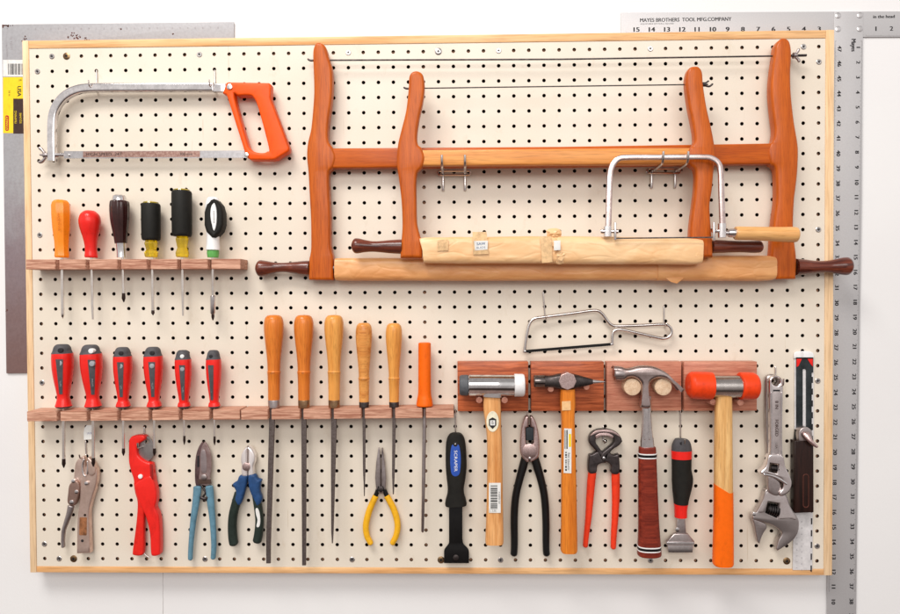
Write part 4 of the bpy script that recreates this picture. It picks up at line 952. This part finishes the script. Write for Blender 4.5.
# ------------------------------------------------------------------ locking pliers
t = thing('locking_pliers', 'worn brownish nickel locking pliers hanging at the far left', 'locking pliers', 82, 553, 12)
obj('fixed_handle', plate(sm([(88.6, 459.6), (91.5, 461), (95.6, 468), (96.8, 474), (95.6, 486), (92.6, 496), (89.4, 508), (88.6, 520), (89.8, 553.4, 1), (76.2, 554.2, 1), (77, 520), (79, 502), (79.4, 488), (80, 478), (84, 470)], 4), 4, 17, 3), VISE, t, sharp=60)
obj('screw_channel', plate(rectpts(83, 526.5, 7.4, 18, 1, .8), 16.6, 17.3, .2), plastic('rusty_channel', (.30, .12, .05), .6, .2), t)
obj('jaw', plate(sm([(74.2, 469), (76, 461.5), (81.5, 456.8), (84, 457), (85, 463), (86, 474), (88, 477), (90, 484), (87, 492), (80, 494), (76, 489), (73.6, 480)], 4), 6, 15, 2.5), VISE, t)
obj('jaw', plate(sm([(87.2, 458), (90.4, 459.6), (94, 465), (95, 473), (92, 476), (88.6, 475), (87, 468)], 4), 8, 19, 2), VISE, t)
obj('lever', plate(sm([(69.4, 484.4), (76.4, 481), (79.2, 488), (77.4, 498), (73.6, 506), (67.4, 503.4), (67.6, 494)], 4), 9, 19.5, 2), metal('brown_lever', (.42, .27, .22), .4, m_=.8), t)
obj('release_lever', sweep([(71.2, 505, 6.8), (69.6, 513, 6), (66.6, 522, 5), (64, 530, 4.2), (63.2, 540, 3.6), (63.4, 547.8, 3.4)], 12, t=4.6, cap=(.4, .6), n=16), DULL, t)
for x, y, r in ((73, 481.2, 2), (86, 483.6, 2), (76.2, 492, 2), (71.4, 502.4, 2.2)): obj('rivet', disc(x, y, r, 16, 20.8, .9), CHROME, t)
obj('rivet', disc(84.8, 515.2, 1.2, 16, 17.6, .2), BLACKTIP, t); obj('rivet', disc(82.2, 541, 1.4, 16, 17.4, .2), BLACKINK, t)  # not rivets: dark discs painted in for two holes
obj('spring_wire', sweep([(84.2, 459, 1.6), (82.4, 466, 1.6), (83.4, 474, 1.6), (86, 476.6, 1.6)], 18, mb=sweep([(87.4, 461, 1.4), (87.8, 468, 1.4), (86.8, 475, 1.4)], 18)), CHROME, t)
t = thing('price_tag', 'small white paper tag hanging below the lower rack, behind a screwdriver shaft', 'tag', 88, 440, 10)
q = obj('paper', plate([(86.6, 425.4), (94.3, 425.0), (94.2, 439.2), (84, 439.8), (83.6, 433), (84.6, 428)], 18, 18.5, 0), STICKER, t)
m = MB(); text('19.95', 89.8, 433.6, 3, 18.7, -3, m, 1); obj('print', m, plastic('blue_ink', (.08, .10, .25), .5), q, recalc=False)

# ------------------------------------------------------------------ red tubing cutter
t = thing('tubing_cutter', 'bright red plastic tubing cutter with a round steel blade, hanging on a hook', 'pipe cutter', 145, 556, 10)
obj('cutter_blade', plate(sm([(144, 436.4), (149.4, 438), (153, 443), (154, 450), (152, 458), (146, 462), (138, 460), (134.6, 452), (136, 443)], 4), 9, 11, .5, holes=[circ(146.6, 441.6, 2.4, 14)]), metal('grey_cutter_blade', (.34, .31, .30), .35, m_=.7), t)
obj('head', plate(sm([(128.6, 441), (131.2, 436.8), (137, 435.4), (143.6, 435.8), (144.8, 439), (142.6, 441.4), (138.4, 444), (136.6, 449), (137.4, 455), (141.6, 459.4), (147, 462.6), (151.4, 464.6), (152.6, 474), (153.2, 484), (143, 492), (134.6, 492), (133.2, 480), (130.6, 472), (128.4, 462), (128.2, 450)], 4), 3, 18, 3), RED, t, sharp=60)
obj('handle', plate(sm([(135, 484), (149, 476), (153.4, 482), (156, 493), (155.8, 502), (154.6, 508), (158, 516), (159.4, 530), (159.6, 552), (158.4, 555.6), (152.6, 556.6), (150.4, 553), (149.4, 534), (145.6, 518), (141, 508), (137.6, 500), (135, 492)], 4), 4, 19.5, 3), RED, t, sharp=60)
obj('handle', plate(sm([(133.8, 482), (142, 486), (144.6, 500), (143.6, 514), (143.4, 534), (143.2, 552), (140.6, 556), (133.4, 555.6), (132.2, 552), (134.6, 534), (136.6, 516), (137, 502), (134.4, 492)], 4), 6, 16, 2.5), REDM, t, sharp=60)
obj('pivot', disc(140, 476.8, 2.2, 17, 20.6, .8), WHITEP, t)
obj('spring', sweep([(143.6, 553, 1), (146, 555.4, 1), (150, 558, 1)], 10), WIRE, t)
obj('edge_shadow_strip', plate([(149.6, 464), (151.8, 465), (152.8, 480), (150.4, 478)], 16, 19, .4), plastic('dark_red_shadow', (.35, .01, .01), .5), t)  # dark red strip paints shadow along the right edge of the head

# ------------------------------------------------------------------ garden shears
t = thing('garden_shears', 'old garden shears with tarnished blades and teal dipped handles', 'shears', 204, 560, 10)
obj('shear_blade', plate(sm([(204.6, 441.6, 1), (208.4, 447), (210.8, 456), (211.2, 468), (209.8, 478), (210.6, 484), (205, 486), (199, 482), (199.6, 470), (200, 456), (201.6, 447)], 4), 9, 12, 1), BLADERUST, t)
obj('shear_blade', plate(sm([(202.4, 441.4, 1), (198.6, 447), (195.8, 456), (194.8, 468), (195, 482), (197.2, 487), (203.4, 486), (206.6, 478), (206.2, 462), (204.6, 450)], 4), 5.5, 8.8, 1), metal('dark_shear_blade', (.28, .18, .18), .4, dirt=(.12, .07, .07)), t)
obj('blade_highlight', plate(sm([(201, 451.5), (204.4, 450), (206.4, 458), (206.2, 472), (202, 472.5), (200.6, 462)], 3), 12, 12.5, .2), metal('highlight_steel', (.62, .52, .52), .3), t)  # pale plate paints the highlight on the right blade
obj('blade_slot', plate([(197.2, 456), (199, 455.6), (199, 467), (197.2, 467.4)], 8.7, 9.2, 0), BLACKINK, t)
obj('pivot_bolt', disc(203.6, 477.4, 3.2, 11, 15, .8, 6), DULL, t)
obj('spring', sweep([(200.6, 484, 2), (204, 489.6, 2), (205.6, 493, 2), (203.4, 497, 2), (206, 500.5, 2), (208, 494, 2), (209.6, 488, 2)], 11), DARKST, t)
obj('slot_strip', plate([(197.6, 479.6), (210.4, 479.6), (211, 483.8), (198, 484.4)], 11, 13.4, .6), plastic('dark_slot_strip', (.07, .04, .03), .6), t)  # raised dark strip added in place of the slot under the pivot
obj('handle', sweep([(197.4, 486, 8), (197.2, 492, 8), (195.6, 505, 7), (193.4, 520, 6), (191.4, 540, 5), (190.6, 552, 4.8), (190.4, 560.4, 4.6)], 10, t=5, cap=(.3, .8), n=18), TEAL, t)
obj('handle', sweep([(209, 485.6, 7.6), (209.8, 492, 7.8), (211, 505, 7), (212.6, 520, 6), (213.8, 540, 5.4), (213.8, 550, 5.2), (213, 559.6, 4.8)], 10, t=5, cap=(.3, .8), n=18), TEAL, t)
obj('latch', sweep([(200, 497, 3), (205, 499, 3), (209, 496.4, 3)], 12, t=2.4), DARKST, t)

# ------------------------------------------------------------------ diagonal cutters
t = thing('diagonal_cutters', 'diagonal cutters with polished nose and blue and dark green grips', 'pliers', 246, 546, 11)
NOSE = metal('bright_cutter_nose', (.98, .95, .94), .3, dirt=(.92, .84, .82), scale=80, m_=.75)
obj('jaw', plate(sm([(246.8, 446.2, 1), (243.4, 450), (241, 455), (240.4, 461), (241.2, 465), (241.4, 476), (246.8, 477, 1)], 4), 4, 18, 3), NOSE, t)
obj('jaw', plate(sm([(248, 446.2, 1), (252, 450), (254.6, 456), (254.6, 462), (253, 467), (253.2, 476), (247.8, 477, 1)], 4), 4, 18, 3), NOSE, t)
obj('pivot', disc(246, 467, 4.0, 17, 19.6, .8), PINKST, t)
def grip2(name, pts, mt, h=11, t_=8): obj(name, sweep(pts, h, t=t_, cap=(.3, .7), n=22, ex=2.4), mt, t)
obj('grip_guard', plate(sm([(239, 476.4), (246.6, 475.6), (246, 484), (242, 500), (238.4, 506), (234, 500), (235.4, 492), (232.4, 486.5), (232.6, 484), (236.6, 481.4)], 4), 5, 18.5, 4), BLUE, t, sharp=60)
obj('grip_guard', plate(sm([(248, 475.6), (254.6, 475.2), (257, 479), (260.8, 480.8), (260, 484), (259.2, 492), (261.6, 500), (257, 507), (253, 500), (248.4, 488)], 4), 6, 19.5, 4), BLUE, t, sharp=60)
grip2('grip', [(239, 492, 8), (236.4, 502, 8.6), (233.4, 514, 8.6), (232.4, 526, 8.6), (233, 538, 8.8), (234.4, 546, 8.6)], DGREEN)
grip2('grip', [(255.6, 492, 7.6), (257.4, 502, 8), (259, 514, 8), (259.6, 522, 8.2), (258.6, 534, 8.6), (256.6, 543.4, 8.6)], DGREEN, 12)
obj('worn_label', plate(sm([(255.6, 509), (257.8, 508.8), (259.6, 514), (260.2, 522), (259, 527), (256.4, 526.6), (257.4, 520), (255.8, 514)], 3), 17.5, 19.5, .3), STICKER, t)

# ------------------------------------------------------------------ needle nose pliers
t = thing('needle_nose_pliers', 'slim needle nose pliers with bowed yellow grips among the files', 'pliers', 381, 545, 9)
obj('jaw', plate([(378.2, 448.2), (379.6, 448.4), (380.6, 466), (380.8, 494), (376.2, 492), (375, 478), (376.2, 462)], 5, 12, 1.5), DULL, t)
obj('jaw', plate([(381.6, 448.2), (382.8, 448.4), (385, 464), (386.2, 478), (385.4, 492), (381.2, 494), (381.2, 466)], 5, 12, 1.5), DULL, t)
obj('pivot', disc(380.8, 489.5, 2.8, 11.5, 13.6, .5), DARKST, t)
obj('tang', sweep([(379.4, 486, 5), (377.6, 491, 4.6), (375.2, 497, 4.6)], 9, t=4, cap=(0, 0), mb=sweep([(382.2, 486, 5), (384.6, 491, 4.6), (387.2, 497, 4.6)], 9, t=4, cap=(0, 0))), BLACK, t)
obj('grip', sweep([(376, 495.6, 6), (373.4, 501, 6.2), (369.6, 510, 6.4), (366.8, 520, 6.4), (365.8, 528, 6.2), (367, 536, 6), (369.4, 541, 5.8), (371.8, 545, 5.4)], 9, t=6, cap=(.2, .8)), YELLOW, t)
obj('grip', sweep([(386.4, 495.6, 6), (389.6, 501, 6.2), (394, 510, 6.4), (397, 520, 6.4), (397.6, 528, 6.2), (396, 536, 6), (393.6, 541, 5.8), (391.6, 545, 5.4)], 9, t=6, cap=(.2, .8)), YELLOW, t)

# ------------------------------------------------------------------ black scraper
t = thing('paint_scraper', 'black scraper with a soft black grip, blue inlay and short wide blade', 'scraper', 456, 563, 14)
obj('handle', sweep([(455.8, 433.2, 8), (455.8, 434.4, 12.6), (455.8, 438, 17.2), (455.8, 445, 19.8), (456, 456, 20.8), (456.2, 468, 20.8), (456, 480, 18.4), (455.8, 487, 16.4), (455.8, 493, 16.8), (455.8, 499, 20), (455.9, 504, 21.6), (456, 506.4, 20)], 14, t=13, cap=(.1, .1), n=28, ex=2.8), RUBBER, t)
hz = 14+10.8
q = obj('inlay', plate(sm([(451.6, 446), (455.6, 444.6), (459.2, 446), (460.8, 458), (460, 472), (457.4, 476), (453.6, 476), (451, 472), (450.2, 458)], 3), hz-.8, hz+.3, .3), BLUEINL, t)
m = MB(); text('SCRAPER', 455.6, 461, 4.4, hz+.4, 90, m, 1.2, 0); obj('lettering', m, WHITEP, q, recalc=False)
obj('hang_hole', disc(455.4, 444.4, 2.4, 14, hz+.35, .2), BLACKINK, t)
obj('neck', plate([(449, 505), (462.4, 505), (462.4, 543), (449, 543)], 11, 15, .6), BLACK, t)
obj('scraper_blade', plate(sm([(449, 540, 1), (462.6, 540, 1), (463.4, 544), (468.2, 549.4), (469, 553, 1), (469, 563.4, 1), (444, 563.4, 1), (444, 553, 1), (444.6, 549.4), (448.6, 544)], 3), 9.5, 12.5, .4), BLACK, t)
obj('rivet', disc(455.9, 558, 3, 12, 14.4, 1), DARKST, t)

# ------------------------------------------------------------------ linesman pliers
t = thing('linesman_pliers', 'large linesman pliers with knurled steel head and long black dipped handles', 'pliers', 530, 556, 11)
obj('jaw', plate(sm([(528.6, 416.4, 1), (525.4, 417), (522.6, 424), (520.6, 436), (520.2, 450), (521.4, 456), (526, 462), (529.2, 462, 1), (529.2, 446, 1), (525.8, 443, 1), (525.8, 428, 1), (528.8, 427, 1)], 4), 4, 18, 2.5), PINKST, t)
obj('jaw', plate(sm([(530.2, 416.4, 1), (533, 417), (536.6, 424), (539, 436), (539.6, 450), (538, 458), (532, 462), (530, 462, 1), (530, 446, 1), (533.6, 443, 1), (533.6, 428, 1), (530.6, 427, 1)], 4), 4, 18, 2.5), PINKST, t)
obj('jaw_slot_fill', plate([(526, 427.6), (533.4, 427.6), (533.4, 440.4), (526, 440.4)], 6, 15, .6), plastic('dark_jaw_slot', (.03, .035, .04), .4), t)  # dark plate added to fill the slot between the jaws
obj('pivot', disc(529.6, 451.4, 7.6, 17, 19.4, 1.2), PINKST, t)
obj('rivet', disc(529.8, 458.6, 1.3, 18, 20.6, .5), CHROME, t)
obj('handle', sweep([(525.6, 456, 8), (523.2, 466, 8.4), (519.4, 480, 7.8), (516.2, 494, 7.6), (514.6, 508, 7.6), (514.2, 524, 7.4), (514.4, 540, 7.2), (514.2, 550, 7), (513.6, 556.4, 7)], 11, t=7.6, cap=(.3, .8)), BLACK, t)
obj('handle', sweep([(534, 456, 8), (537, 466, 8.4), (541, 480, 7.8), (544, 494, 7.6), (545.4, 508, 7.6), (546, 524, 7.4), (546, 540, 7.2), (546.2, 550, 7), (546.8, 556.4, 7)], 11, t=7.6, cap=(.3, .8)), BLACK, t)

# ------------------------------------------------------------------ end nippers
t = thing('end_nippers', 'end cutting nippers with curved black jaws and red sleeved handles', 'nippers', 602, 550, 11)
BJ = metal('black_oxide', (.12, .10, .10), .3, dirt=(.05, .04, .04), m_=.8)
obj('jaw', plate(sm([(603.2, 429.2, 1), (597.4, 430), (591.6, 433.6), (589, 439), (589.8, 444), (593.4, 448), (596.8, 452), (600, 458), (606, 461), (607.4, 456), (602.6, 452), (598.8, 447), (595.8, 442), (597.6, 436.6), (603.2, 434, 1)], 4), 4, 18, 2.4), BJ, t)
obj('jaw', plate(sm([(604, 429.2, 1), (610.4, 430), (617.6, 433), (621.6, 438.4), (621.8, 442.6), (618, 446.6), (613, 449.6), (609.6, 454), (606, 461), (601, 459), (601.6, 454), (606, 450), (611.6, 445.6), (614.2, 441), (611.6, 436.6), (604, 434, 1)], 4), 5, 19, 2.4), BJ, t)
obj('jaw_edge', plate(sm([(595.6, 436), (600, 433.4), (607.6, 433), (613.4, 436), (612, 438.6), (607, 436), (601, 436.4), (597, 438.8)], 4), 10, 20, .6), PINKST, t)
obj('jaw_edge', plate(sm([(590.4, 436), (594.6, 431.6), (601, 430), (609, 430), (616.6, 432.8), (620.6, 437.4), (614, 434), (603.6, 431.8), (594.6, 434.4)], 3), 17, 20.4, .5), PINKST, t)
obj('pivot', disc(604, 458.4, 1.5, 18, 21, .6), CHROME, t)
obj('arm', plate(sm([(600, 452), (606.4, 462), (602, 463.6), (597.8, 466), (596.4, 473), (588.6, 472.4), (589.2, 456.6), (593, 454.4)], 4), 4, 18, 2.4), BJ, t)
obj('arm', plate(sm([(607, 452), (602, 461), (607, 462.6), (611, 466), (611.6, 473.6), (619.4, 473.2), (619.4, 457), (618.6, 454.4), (613.4, 455.4)], 4), 5, 19, 2.4), BJ, t)
obj('handle', sweep([(592.4, 472, 8.2), (591.4, 480, 8.4), (590, 497, 7.6), (588.4, 518, 6.4), (586.4, 535, 5.4), (585.2, 547.6, 5.2)], 11, t=6.6, cap=(.1, .8)), REDSLV, t)
obj('handle', sweep([(615.6, 472.6, 8.2), (615.6, 480, 8.4), (615.8, 497, 7.8), (615, 518, 6.8), (613.8, 535, 6), (613.2, 549.4, 5.4)], 12, t=6.6, cap=(.1, .8)), REDSLV, t)

# ------------------------------------------------------------------ red and black razor scraper
t = thing('razor_scraper', 'razor scraper with black and red bulged grip and bright T shaped blade holder', 'scraper', 681, 553, 14)
GX = [(681, 443.6, 16), (681.2, 450, 19.6)]
obj('end_cap', sweep([(681.2, 438.8, 10), (681.2, 440, 14), (681.4, 444, 18.4), (681.6, 450.8, 20.4)], 14, t=13, cap=(.1, 0), n=26), GREY, t)
obj('grip', sweep([(681.6, 458.4, 19.6), (681.6, 470, 19.4), (682.4, 480, 21), (681.8, 490, 18.6), (681.2, 498, 15.6), (681, 503.8, 14)], 14, t=13.4, cap=(0, 0), n=26), RUBBER, t)
obj('red_band', sweep([(681.6, 450.6, 20.6), (681.6, 458.6, 20)], 14, t=13.8, cap=(0, 0), n=26, smooth=False), RED, t)
obj('red_band', sweep([(681, 503.6, 14.2), (680.8, 510, 12.6), (680.8, 517, 12.4)], 14, t=12, cap=(0, 0), n=26), RED, t)
obj('hang_hole', disc(681.6, 443.6, 1.7, 14, 24.6, .2), BLACKINK, t)
obj('shank', plate([(677.6, 516), (685, 516), (686.6, 538), (676.2, 538)], 10, 15, 1), DULL, t)
obj('rivet', disc(677.6, 530, 2.2, 14, 16.6, .7), CHROME, t)
obj('blade_holder', plate([(674.4, 534), (688.2, 534), (694.6, 541.6), (694.6, 545.6), (666.8, 545.6), (666.8, 541.6)], 9, 17, 1.6), DULL, t)
obj('blade_bar', plate(rectpts(680.6, 543.6, 28, 3.0, 0, .6), 15, 19, .8), CHROME, t)
obj('razor_blade', plate([(667.6, 544.6), (693.4, 544.6), (692.6, 552.6), (668.4, 552.6)], 12, 13, .2), STEEL, t)

# ------------------------------------------------------------------ adjustable wrenches
WC = metal('wrench_chrome', (.90, .84, .83), .16, dirt=(.74, .66, .65), scale=50)
WD = metal('wrench_dull', (.56, .51, .50), .3, dirt=(.44, .39, .38), scale=60)
def wring(t, cx, cy, ro, ri, h0, h1, mt): obj('eye', disc(cx, cy, ro, h0, h1, 1.2, inner=ri), mt, t)
t = thing('adjustable_wrench', 'larger adjustable wrench with open jaw at the bottom, hanging behind the smaller one', 'wrench', 771, 551, 8)
obj('handle', plate(sm([(766, 381), (768, 376), (772, 374.4), (778, 375.6), (781, 380), (780.6, 400), (780.6, 440), (783.6, 482), (786, 496, 1), (766.8, 490, 1), (768.8, 480), (766.4, 440), (765.6, 400)], 3), 3, 13, 3, holes=[circ(774.4, 381.4, 3.6, 16)]), WD, t, sharp=60)
hw = sm([(767.8, 489), (785, 493.6), (791, 507), (798.4, 519), (799, 529), (796, 537), (789, 544), (777.6, 551.2, 1), (776.4, 549, 1), (778.6, 541), (782, 534.6), (780.4, 531), (772.6, 525.6), (760.4, 521.6), (752.4, 519.4, 1), (753.2, 516.4, 1), (757.4, 511), (763, 500)], 4)
hole_ = [(768.2, 502.2), (778.8, 503.6), (777.2, 518.4), (765.6, 512.8)]
obj('head', plate(hw, 4, 18, 1.8, holes=[hole_]), WD, t, sharp=60)
obj('head_face', plate(sm([(768.6, 491.4), (784, 494.8), (790, 508), (796.4, 519.6), (789, 518.6), (780, 519.2), (779, 518), (780.2, 503, 1), (768, 501, 1), (764.6, 512.4, 1), (758.4, 512), (764, 501)], 3), 17.9, 18.6, .2), WC, t)
def worm(t, cx, cy, w, hh, ang, h):
    a = math.radians(ang); n_ = 5
    obj('adjusting_worm', sweep([(cx-math.sin(a)*hh/2*-1+0*math.cos(a), cy, 1) for _ in (0,)] and [(cx-w/2*math.cos(a), cy-w/2*math.sin(a), hh*.72), (cx+w/2*math.cos(a), cy+w/2*math.sin(a), hh*.72)], h, cap=(0, 0), smooth=False, n=20,
        mb=None), DARKST, t)
    m_ = MB()
    for k in range(n_):
        f = (k+.5)/n_-.5; x, y = cx+w*f*math.cos(a), cy+w*f*math.sin(a)
        sweep([(x-w*.045*math.cos(a), y-w*.045*math.sin(a), hh*.98), (x+w*.045*math.cos(a), y+w*.045*math.sin(a), hh*.98)], h, cap=(0, 0), smooth=False, n=20, mb=m_)
    obj('worm_thread', m_, metal('black_worm', (.10, .09, .09), .3), t)
worm(t, 772.4, 510, 11.6, 12.6, 12, 11)
obj('movable_jaw', plate(sm([(752.4, 519, 1), (757.4, 520.4), (765.6, 524), (767, 528), (764.4, 532), (761.4, 538), (759.8, 544.2, 1), (757.6, 542, 1), (756, 534), (754.6, 526)], 3), 6, 16, 1.4), DULL, t)
obj('jaw_screw', disc(754.6, 514.4, 2.2, 10, 18, .8), CHROME, t)
t = thing('adjustable_wrench', 'smaller chrome adjustable wrench in front, with a recessed lettered handle', 'wrench', 778, 497, 22)
obj('handle', plate(sm([(769.4, 383), (771, 378), (776.2, 375.4), (781.4, 378), (783.4, 383), (783.2, 400), (782.4, 440), (783, 460, 1), (769.6, 460, 1), (770.2, 440), (769.6, 400)], 3), 18, 27, 2.4, holes=[circ(776.4, 381.6, 4.2, 18)]), WC, t, sharp=60)
obj('recess_panel', plate(sm([(773, 393.2), (780, 393.2), (780, 420), (779.4, 452), (773.4, 452), (773, 420)], 2), 26.2, 27.15, .2), metal('satin_recess', (.62, .55, .54), .5), t)
obj('handle_ridge', sweep([(771.2, 392, 1.6), (771.6, 440, 1.6), (771, 456, 1.6)], 27, t=1.4, mb=sweep([(781.6, 392, 1.6), (781.2, 440, 1.6), (781.6, 456, 1.6)], 27, t=1.4)), CHROME, t)
obj('stamp_bar', plate(rectpts(776.6, 390.6, 7, 1.7), 27, 27.3, .1), BLACKINK, t)
m = MB(); text('8 IN', 776.6, 405, 4.6, 27.3, 90, m, 1, .03); text('FORGED', 776.6, 428, 4.4, 27.3, 90, m, 1, .03); text('USA', 776.4, 446, 3, 27.3, 90, m, 1); obj('lettering', m, DSTICK, t, recalc=False)
hw = sm([(769.8, 455), (782.8, 456), (785.4, 466), (790.6, 477), (792, 484), (790, 491), (785.4, 495.4), (781, 496.6), (779.6, 493), (783.4, 488), (783, 481), (778, 477.4), (768, 474), (761, 474.4, 1), (760.4, 472.4, 1), (766.4, 466)], 4)
obj('head', plate(hw, 15, 29, 2, holes=[[(770.6, 463.6), (778.4, 464.6), (777.4, 474), (768.6, 471.6)]]), WC, t, sharp=60)
worm(t, 774, 468.4, 8.4, 7.6, 8, 23)
obj('movable_jaw', plate(sm([(769, 476), (776.4, 479), (780.4, 484), (781, 491), (778, 496), (772, 494.6), (768.6, 490), (768.2, 482)], 4), 17, 26, 1.6), DULL, t)
obj('jaw_slide', sweep([(763, 474.4, 2.6), (772, 476, 2.6), (780, 479.6, 2.6), (787, 484.6, 2.4)], 28.5, t=2), CHROME, t)

# ------------------------------------------------------------------ rule and sliding bevel
t = thing('steel_rule', 'pale metal rule with a white cap and bold black ticks, rightmost on the board', 'ruler', 803, 570, 2)
obj('rule', plate([(794.6, 357, 1), (813.6, 357), (813.6, 440), (812.4, 570.2), (792.8, 570.2), (794.6, 440)], 1.2, 2.6, .2), metal('pale_rule', (.84, .81, .81), .5, m_=.1), t)
obj('hanger', plate(sm([(794.2, 358.4, 1), (794.6, 353.6), (797, 351.8), (804, 351.2), (811, 351.8), (813.6, 353.8), (814, 358.4, 1)], 3), .8, 4.4, .8), WHITEP, t)
m = MB()
for k, y in enumerate(range(0, 30)):
    yy = 365+y*11.8
    if yy > 566: break
    xx = 812.3-(yy-440)/130*1.0 if yy > 440 else 812.4
    m.add([P(xx-.8, yy, 2.7), P(xx+.6, yy, 2.7), P(xx+.6, yy+6.2, 2.7), P(xx-.8, yy+6.2, 2.7)], [(0, 1, 2, 3)])
obj('edge_marks', m, BLACKINK, t, recalc=False)
m = MB()
for k in range(9):
    y = 520+k*6; text(str(9-k), 796.6, y, 2.4, 2.75, 90, m); text(str(20-k), 801.6, y+2, 1.8, 2.75, 90, m)
obj('scale_numbers', m, plastic('grey_ink2', (.25, .23, .25), .5), t, recalc=False)
t = thing('angle_gauge', 'dark angle gauge with brown stock and steel thumb lever, right of the wrenches', 'angle gauge', 804, 513, 6)
slot = rectpts(804.5, 399, 3.4, 60, 0, 1.2)
obj('blade', plate([(796.2, 357.8), (813.4, 357.8), (813.4, 372.4), (811.8, 372.8), (811.8, 440), (796.4, 440)], 3.4, 4.6, .3, holes=[slot]), TEALST, t)
obj('red_corner', plate([(796.8, 358.6), (802, 358.6), (798.6, 366), (796.8, 367)], 4.6, 5.4, .1), RED, t)
obj('red_corner', plate([(807.4, 358.6), (812.8, 358.6), (812.8, 366.6), (810.6, 364)], 4.6, 5.4, .1), RED, t)
obj('cap_edge', plate([(796.2, 357.4), (813.4, 357.4), (813.4, 358.8), (796.2, 358.8)], 4.6, 5.8, .2), BLACK, t)
STOCK = wood('dark_stock', (.010, .004, .003), (.028, .010, .007), 'z', .3, .2)
obj('stock', plate([(794.8, 441), (813.6, 440), (813.8, 512.6), (795, 513.2)], 4, 20, 1), STOCK, t)
obj('stock_inlay', plate(rectpts(806, 491, 6, 34, 0, 2.6), 19.8, 20.5, .3, holes=[rectpts(806, 491, 4.6, 32, 0, 2)]), plastic('inlay_line', (.10, .03, .02), .4), t)
obj('bolster', plate(sm([(799, 441.2, 1), (799, 433), (801.6, 428.6), (806, 427), (810, 429), (812.4, 433), (812.6, 441.2, 1)], 3), 4, 20, 1.2), DULL, t)
obj('stock_edge', plate([(796.2, 430), (799.4, 430), (799.4, 441), (795.2, 441)], 3, 10, .6), BLACK, t)
obj('thumb_lever', sweep([(804.6, 432, 7.4, 22), (806.6, 435.6, 6.6, 25), (810, 440.6, 4.8, 28), (814, 444.6, 3.6, 29), (817.6, 447.2, 2.8, 29)], 24, t=4, cap=(.8, .8)), PINKST, t)

# ------------------------------------------------------------------ lights, world, camera
def area(name, loc, tgt, sx, sy, power, col):
    l = bpy.data.lights.new(name, 'AREA'); l.shape = 'RECTANGLE'; l.size = sx; l.size_y = sy; l.energy = power; l.color = col
    o = bpy.data.objects.new(name, l); C.objects.link(o); o.location = loc
    o.rotation_euler = (Vector(tgt)-Vector(loc)).to_track_quat('-Z', 'Y').to_euler(); return o
area('ceiling_lamp', (-0.85, -1.75, 2.3), (0, 0, 0.0), 1.5, 0.9, 68, (1.0, .965, .93))
area('front_fill_light', (0.1, -3.3, 1.25), (0, 0, 0.0), 2.6, 1.3, 46, (1.0, .985, .96))  # added unseen lamp: flattens the shadows and brightens metal reflections
w = bpy.data.worlds.new('World'); bpy.context.scene.world = w; w.use_nodes = True
nt = w.node_tree; bg = nt.nodes['Background']
tc = nt.nodes.new('ShaderNodeTexCoord'); sp = nt.nodes.new('ShaderNodeSeparateXYZ'); nt.links.new(tc.outputs['Generated'], sp.inputs[0])
mr = nt.nodes.new('ShaderNodeMapRange'); mr.inputs['From Min'].default_value = -1; nt.links.new(sp.outputs['Z'], mr.inputs['Value'])
c_ = ramp(nt, mr.outputs[0], [(0.0, (.31, .20, .17)), (.10, (.29, .19, .16)), (.15, (.05, .035, .03)), (.27, (.045, .033, .03)), (.335, (.36, .32, .305)), (.48, (.46, .43, .42)), (.57, (.82, .79, .77)), (.72, (.80, .78, .765)), (.82, (.42, .40, .39)), (1.0, (.36, .34, .335))])
nt.links.new(c_, bg.inputs['Color']); bg.inputs['Strength'].default_value = 1.08

cam = bpy.data.cameras.new('Camera'); co = bpy.data.objects.new('Camera', cam); C.objects.link(co)
cam.sensor_width = 36; cam.lens = F/900*36; cam.clip_end = 50; cam.clip_start = .02
def b2w(v): return Vector((v.x, -v.z, v.y))
right, down, fwd = (b2w(RT @ Vector(e)) for e in ((1, 0, 0), (0, 1, 0), (0, 0, 1)))
M = Matrix((right, -down, -fwd)).transposed().to_4x4(); M.translation = b2w(CAM)
co.matrix_world = M
sc_ = bpy.context.scene; sc_.camera = co
sc_.view_settings.view_transform = 'Standard'; sc_.view_settings.look = 'None'; sc_.view_settings.exposure = 0.0; sc_.view_settings.gamma = 1
sc_.cycles.max_bounces = 8
for o in bpy.data.objects:
    if '_o' in o.keys(): del o['_o']
